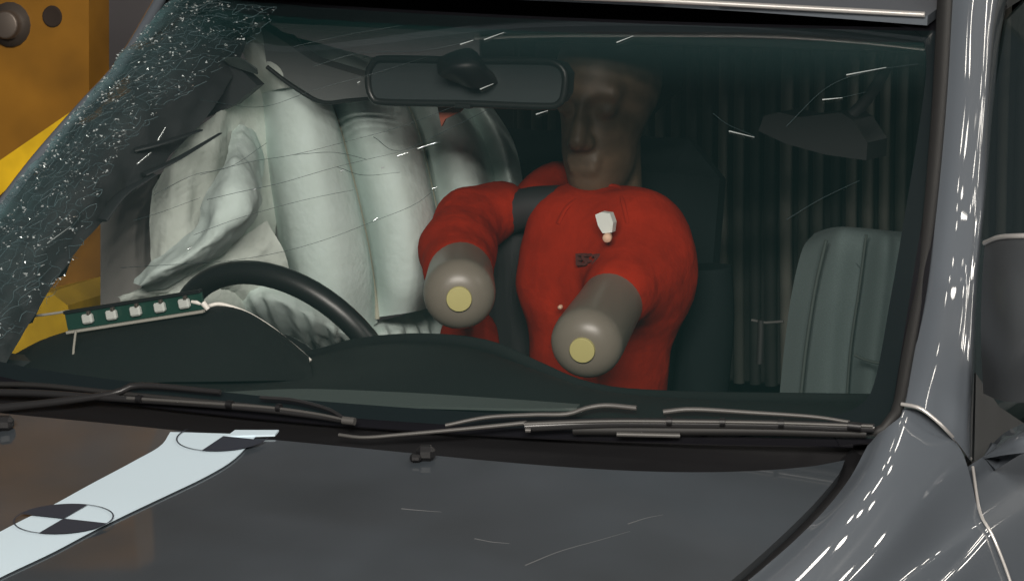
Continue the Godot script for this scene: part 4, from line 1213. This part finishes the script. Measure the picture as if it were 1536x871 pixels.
# ---------------------------------------------------------------- dummy
func dummy() -> void:
	var d := thing("crash_test_dummy", "crash test dummy in a red suit with two grey stub arms and yellow end discs", "dummy", Vector3.ZERO)
	var J := V([-0.0088, 0.9335, -1, -0.0228, 0.7595, -1, -0.0638, 0.9938, -1, 0.0471, 0.9937, -1, -0.0533, 0.9997, -1.04, -0.0622, 1.008, -0.98, -0.0645, 0.927, -0.97, 0.0555, 0.9232, -0.99, -0.0042, 0.9991, -1.04])
	var L := V([-0.1628, 1.015, -1, -0.1904, 1, -0.96, -0.1735, 0.9743, -0.88, -0.1438, 0.9586, -0.82, -0.1744, 0.8494, -0.92, -0.1431, 0.7758, -0.86, -0.1727, 1.007, -1])
	var R := V([0.0516, 0.9563, -0.98, 0.0525, 0.9437, -0.945, 0.06, 0.9341, -0.885, 0.0889, 0.8456, -0.98])
	var f := func(p: Vector3) -> float:
		var q := p
		q.z = J[0].z + (p.z - J[0].z) * 1.1
		var v := cap_d(q, J[0], J[1], 0.099, 0.096)
		v = smin(v, cap_d(q, J[2], J[6], 0.055, 0.052), 0.05)
		v = smin(v, cap_d(q, J[3], J[7], 0.058, 0.058), 0.05)
		v = smin(v, cap_d(q, J[4], J[8], 0.042, 0.042), 0.04)
		v = smin(v, cap_d(p, R[0], R[1], 0.050, 0.050), 0.06)
		v = smin(v, cap_d(p, R[1], R[2], 0.050, 0.0495), 0.03)
		v += 0.004 * fn.get_noise_3d(p.x * 8, p.y * 8, p.z * 8) + 0.0012 * fn.get_noise_3d(p.x * 30, p.y * 14, p.z * 20)
		return v
	var suit := part("suit", nets(Vector3(-0.2, 0.70, -1.2), Vector3(0.3, 1.16, -0.72), 0.009, f), M.suit, d)
	var fl := func(p: Vector3) -> float:
		var v := cap_d(p, L[0], L[1], 0.030, 0.042)
		v = smin(v, cap_d(p, L[1], L[2], 0.042, 0.048), 0.03)
		v = smin(v, cap_d(p, L[2], L[3], 0.048, 0.047), 0.02)
		v = smin(v, cap_d(p, L[0], L[6], 0.034, 0.036), 0.02)
		return v + 0.003 * fn.get_noise_3d(p.x * 18, p.y * 18, p.z * 18)
	part("sleeve", nets(Vector3(-0.36, 0.84, -1.12), Vector3(-0.05, 1.1, -0.70), 0.008, fl), M.suit, suit)
	var fh := func(p: Vector3) -> float:
		return cap_d(p, L[4], L[5], 0.040, 0.044) + 0.003 * fn.get_noise_3d(p.x * 18, p.y * 18, p.z * 18)
	part("hip", nets(Vector3(-0.32, 0.72, -1.08), Vector3(-0.1, 0.98, -0.74), 0.009, fh), M.suit, suit)
	part("collar", tube(V([-0.1695, 0.9894, -1.06, -0.1415, 1.033, -1.06, -0.1056, 1.056, -1.06, -0.062, 1.052, -1.06]), 0.022, 0.018, 12, 12), M.suit, suit)
	part("shoulder_joint", tube(V([-0.1727, 0.9978, -1, -0.125, 1.017, -1, -0.0757, 1.022, -1]), 0.026, 0.03, 12, 8), M.joint, d)
	part("rib_unit", box_mesh(V([-0.1687, 0.8992, -1.04])[0], Vector3(0.07, 0.22, 0.06), Basis.IDENTITY, 0.3), M.joint, d)
	# stub arms with a yellow disc on each end
	stub(d, V([-0.186, 0.9629, -0.92, -0.0875, 0.9508, -0.7, -0.069, 0.9525, -0.66]))
	stub(d, V([0.043, 0.9358, -0.94, 0.0915, 0.9009, -0.7, 0.1047, 0.9003, -0.66]))
	# marker card clipped on the chest
	var tag := V([0.0243, 1.034, -0.885, 0.0329, 1.038, -0.885, 0.0452, 1.037, -0.885, 0.05, 1.025, -0.885, 0.0482, 1.012, -0.885, 0.0349, 1.01, -0.885, 0.0282, 1.02, -0.885])
	var card := part("chest_sensor", prism(tag, Vector3(0.0, 0, -0.012)), M.sensor, d)
	part("sensor_plug", lathe(V([0.0436, 1.005, -0.88])[0], Vector3(0.3, 0, 1), [[-0.01, 0.006], [0.0, 0.0065], [0.004, 0.005], [0.005, 0.0]], 12), M.sensor_end, card)
	var lapel := PackedVector3Array()
	for p in V([-0.0526, 1.009, -0.84, -0.0421, 1.034, -0.84, -0.0164, 1.052, -0.84, 0.0101, 1.053, -0.84, 0.0309, 1.043, -0.84, 0.0423, 1.029, -0.84, 0.0499, 1.016, -0.84]):
		var q: Vector3 = p
		while f.call(q) > 0.0 and q.z > -1.08:
			q.z -= 0.001
		lapel.append(q)
	part("lapel_fold", tube(lapel, 0.0042, 0.003, 8, 40, null, 0.6), M.suit, suit)
	part("suit_stud", lathe(V([-0.0264, 0.9062, -0.886])[0], Vector3(0.2, 0, 1), [[-0.006, 0.003], [0.001, 0.003], [0.002, 0.0]], 10), M.sensor_end, suit)
	var tm := TextMesh.new()
	tm.text = "ES-2"
	var sf := SystemFont.new()
	sf.font_names = PackedStringArray(["Droid Sans"])
	sf.font_weight = 700
	sf.font_italic = true
	tm.font = sf
	tm.font_size = 32
	tm.pixel_size = 0.00068
	tm.depth = 0.012
	var tx := part("suit_print", tm, M.print, suit)
	var tp: Vector3 = V([0.0094, 0.9723, -0.84])[0]
	while f.call(tp) > 0.0004 and tp.z > -1.0:
		tp.z -= 0.0005
	tx.position = tp + Vector3(0.004, 0, 0.005)
	tx.rotation = Vector3(-0.05, -0.4, 0.10)
	head(d)

func stub(d: Node3D, p: PackedVector3Array) -> void:
	var ax := (p[1] - p[0]).normalized()
	var len := p[0].distance_to(p[1])
	var pr := [[0.0, 0.040], [len * 0.45, 0.0425], [len * 0.8, 0.0455], [len * 0.95, 0.0468]]
	for k in 11:
		var w := PI / 2 * k / 10.0
		pr.append([len + 0.030 * sin(w), 0.012 + 0.0345 * cos(w)])
	var o := part("stub_arm", lathe(p[0], ax, pr, 32), M.stub, d)
	part("end_disc", lathe(p[0], ax, [[len + 0.026, 0.0165], [len + 0.0335, 0.0165], [len + 0.0345, 0.0155], [len + 0.0345, 0.0]], 24), M.disc, o)

func head(d: Node3D) -> void:
	var c: Vector3 = V([-0.0378, 1.154, -1.06])[0]
	var yaw := Basis(Vector3.UP, 0.02)
	var f := func(w: Vector3) -> float:
		var p := yaw.inverse() * (w - c)   # x to the side, y up, z forward
		p.y /= 1.1
		p.x *= 1.04
		var v := ell_d(p, Vector3(0, 0.035, -0.02), Vector3(0.073, 0.078, 0.095))
		v = smin(v, ell_d(p, Vector3(0, -0.045, 0.012), Vector3(0.051, 0.070, 0.068)), 0.03)
		v = smin(v, ell_d(p, Vector3(0, -0.088, 0.045), Vector3(0.024, 0.019, 0.026)), 0.022)
		v = smin(v, cap_d(p, Vector3(0, 0.012, 0.074), Vector3(0, -0.032, 0.094), 0.009, 0.0125), 0.014)
		v = smin(v, cap_d(p, Vector3(-0.012, -0.036, 0.082), Vector3(0.012, -0.036, 0.082), 0.008, 0.008), 0.008)
		v = smin(v, cap_d(p, Vector3(-0.04, 0.024, 0.066), Vector3(0.04, 0.024, 0.064), 0.008, 0.008), 0.024)
		v = smin(v, cap_d(p, Vector3(-0.019, -0.0585, 0.0725), Vector3(0.019, -0.0585, 0.0725), 0.0044, 0.0044), 0.010)
		v = smin(v, cap_d(p, Vector3(-0.014, -0.0695, 0.0725), Vector3(0.014, -0.0695, 0.0725), 0.0048, 0.0048), 0.011)
		for s in [-1.0, 1.0]:
			v = -smin(-v, ell_d(p, Vector3(s * 0.029, 0.004, 0.086), Vector3(0.018, 0.010, 0.013)), 0.014)
			v = smin(v, ell_d(p, Vector3(s * 0.029, 0.003, 0.062), Vector3(0.014, 0.008, 0.011)), 0.010)
		v = smin(v, cap_d(p, Vector3(0, -0.06, -0.035), Vector3(0, -0.16, -0.045), 0.040, 0.042), 0.012)
		return v
	part("head", nets(c - Vector3(0.1, 0.18, 0.135), c + Vector3(0.1, 0.14, 0.12), 0.0042, f), M.skin, d)

# ---------------------------------------------------------------- loose things
func loose_things() -> void:
	# strip of flash lamps taped on the dashboard
	var e := V([-0.436, 0.9455, -0.3, -0.2447, 0.9862, -0.3, -0.2444, 1.004, -0.3, -0.4299, 0.9676, -0.3])
	var ls := thing("light_strip", "green circuit board with five white light blocks, on the dashboard before the steering wheel", "light strip", Vector3.ZERO)
	var bx := (e[1] - e[0]).normalized()
	var up := (e[3] - e[0]).normalized()
	var fz := bx.cross(up).normalized()
	var bb := Basis(bx, fz.cross(bx).normalized(), fz)
	var c := (e[0] + e[1] + e[2] + e[3]) / 4.0
	var w := e[0].distance_to(e[1])
	part("circuit_board", box_mesh(c, Vector3(w, 0.022, 0.004), bb), M.board, ls)
	part("board_rail", box_mesh(c + bb * Vector3(0, -0.013, 0.004), Vector3(w, 0.0035, 0.008), bb), M.wire, ls)
	part("board_top", box_mesh(c + bb * Vector3(0, 0.0115, 0.001), Vector3(w, 0.004, 0.008), bb), M.black, ls)
	for k in 5:
		var p := c + bb * Vector3((k - 1.85) * 0.0345, 0.0, 0.006)
		var bl := part("light_block", box_mesh(p, Vector3(0.015, 0.012, 0.008), bb, 0.25), M.led, ls)
		part("contact", box_mesh(p + bb * Vector3(0.004, 0.007, 0.002), Vector3(0.004, 0.005, 0.006), bb), M.steel, bl)
	part("lead", tube(V([-0.4358, 0.9671, -0.31, -0.4587, 0.9621, -0.31, -0.4874, 0.9566, -0.31]), 0.0018, 0.0018, 6, 8), M.wire, ls)
	part("hanging_lead", tube(V([-0.3952, 0.9546, -0.255, -0.3984, 0.9346, -0.255, -0.4008, 0.9138, -0.255, -0.4049, 0.8961, -0.255]), 0.0016, 0.0016, 6, 8), M.wire, ls)
	part("lead_end", tube(V([-0.3989, 0.9091, -0.25, -0.402, 0.8972, -0.25]), 0.003, 0.002, 6), M.cable, ls)
	var cab := tube(V([-0.2583, 0.9934, -0.3, -0.2473, 0.9917, -0.3, -0.251, 0.9841, -0.325, -0.239, 0.9858, -0.335, -0.2124, 0.977, -0.345, -0.1806, 0.963, -0.345, -0.1491, 0.9432, -0.345, -0.1213, 0.9232, -0.345]), 0.0026, 0.0022, 8, 50)
	var co := MeshInstance3D.new()
	co.name = "white_cable"
	co.mesh = cab
	co.material_override = M.cable
	co.set_meta("label", "thin white cable running from the light strip down the instrument hood's edge")
	co.set_meta("category", "cable")
	add_child(co)
	part("clip", tube(V([-0.2437, 0.9928, -0.3, -0.2365, 0.9852, -0.3]), 0.004, 0.003, 8), M.cable, co)
	# dark unit seen above the passenger seat
	var u := thing("test_camera", "flat black unit hanging above the grey passenger seat behind the glass", "camera", Vector3.ZERO)
	part("case", prism(V([0.2349, 1.151, -0.93, 0.242, 1.171, -0.93, 0.2621, 1.177, -0.93, 0.2914, 1.172, -0.93, 0.3476, 1.181, -0.93, 0.364, 1.172, -0.93, 0.3842, 1.144, -0.93, 0.3828, 1.121, -0.93, 0.3285, 1.125, -0.93, 0.2737, 1.136, -0.93]), Vector3(0.01, 0, -0.05)), M.black, u)
	part("bracket", tube(V([0.3481, 1.169, -0.95, 0.3748, 1.196, -0.95, 0.4009, 1.24, -0.95, 0.4093, 1.275, -0.95]), 0.008, 0.008, 8, 10), M.joint, u)
	var t := MeshInstance3D.new()
	t.name = "red_tag"
	t.mesh = prism(V([-0.1178, 1.191, -0.7, -0.0765, 1.196, -0.7, -0.0859, 1.186, -0.7, -0.1066, 1.176, -0.7, -0.1123, 1.166, -0.7]), Vector3(0, 0, -0.004))
	t.material_override = M.red_tag
	t.set_meta("label", "small red-brown tag hanging below the inside mirror")
	t.set_meta("category", "tag")
	add_child(t)
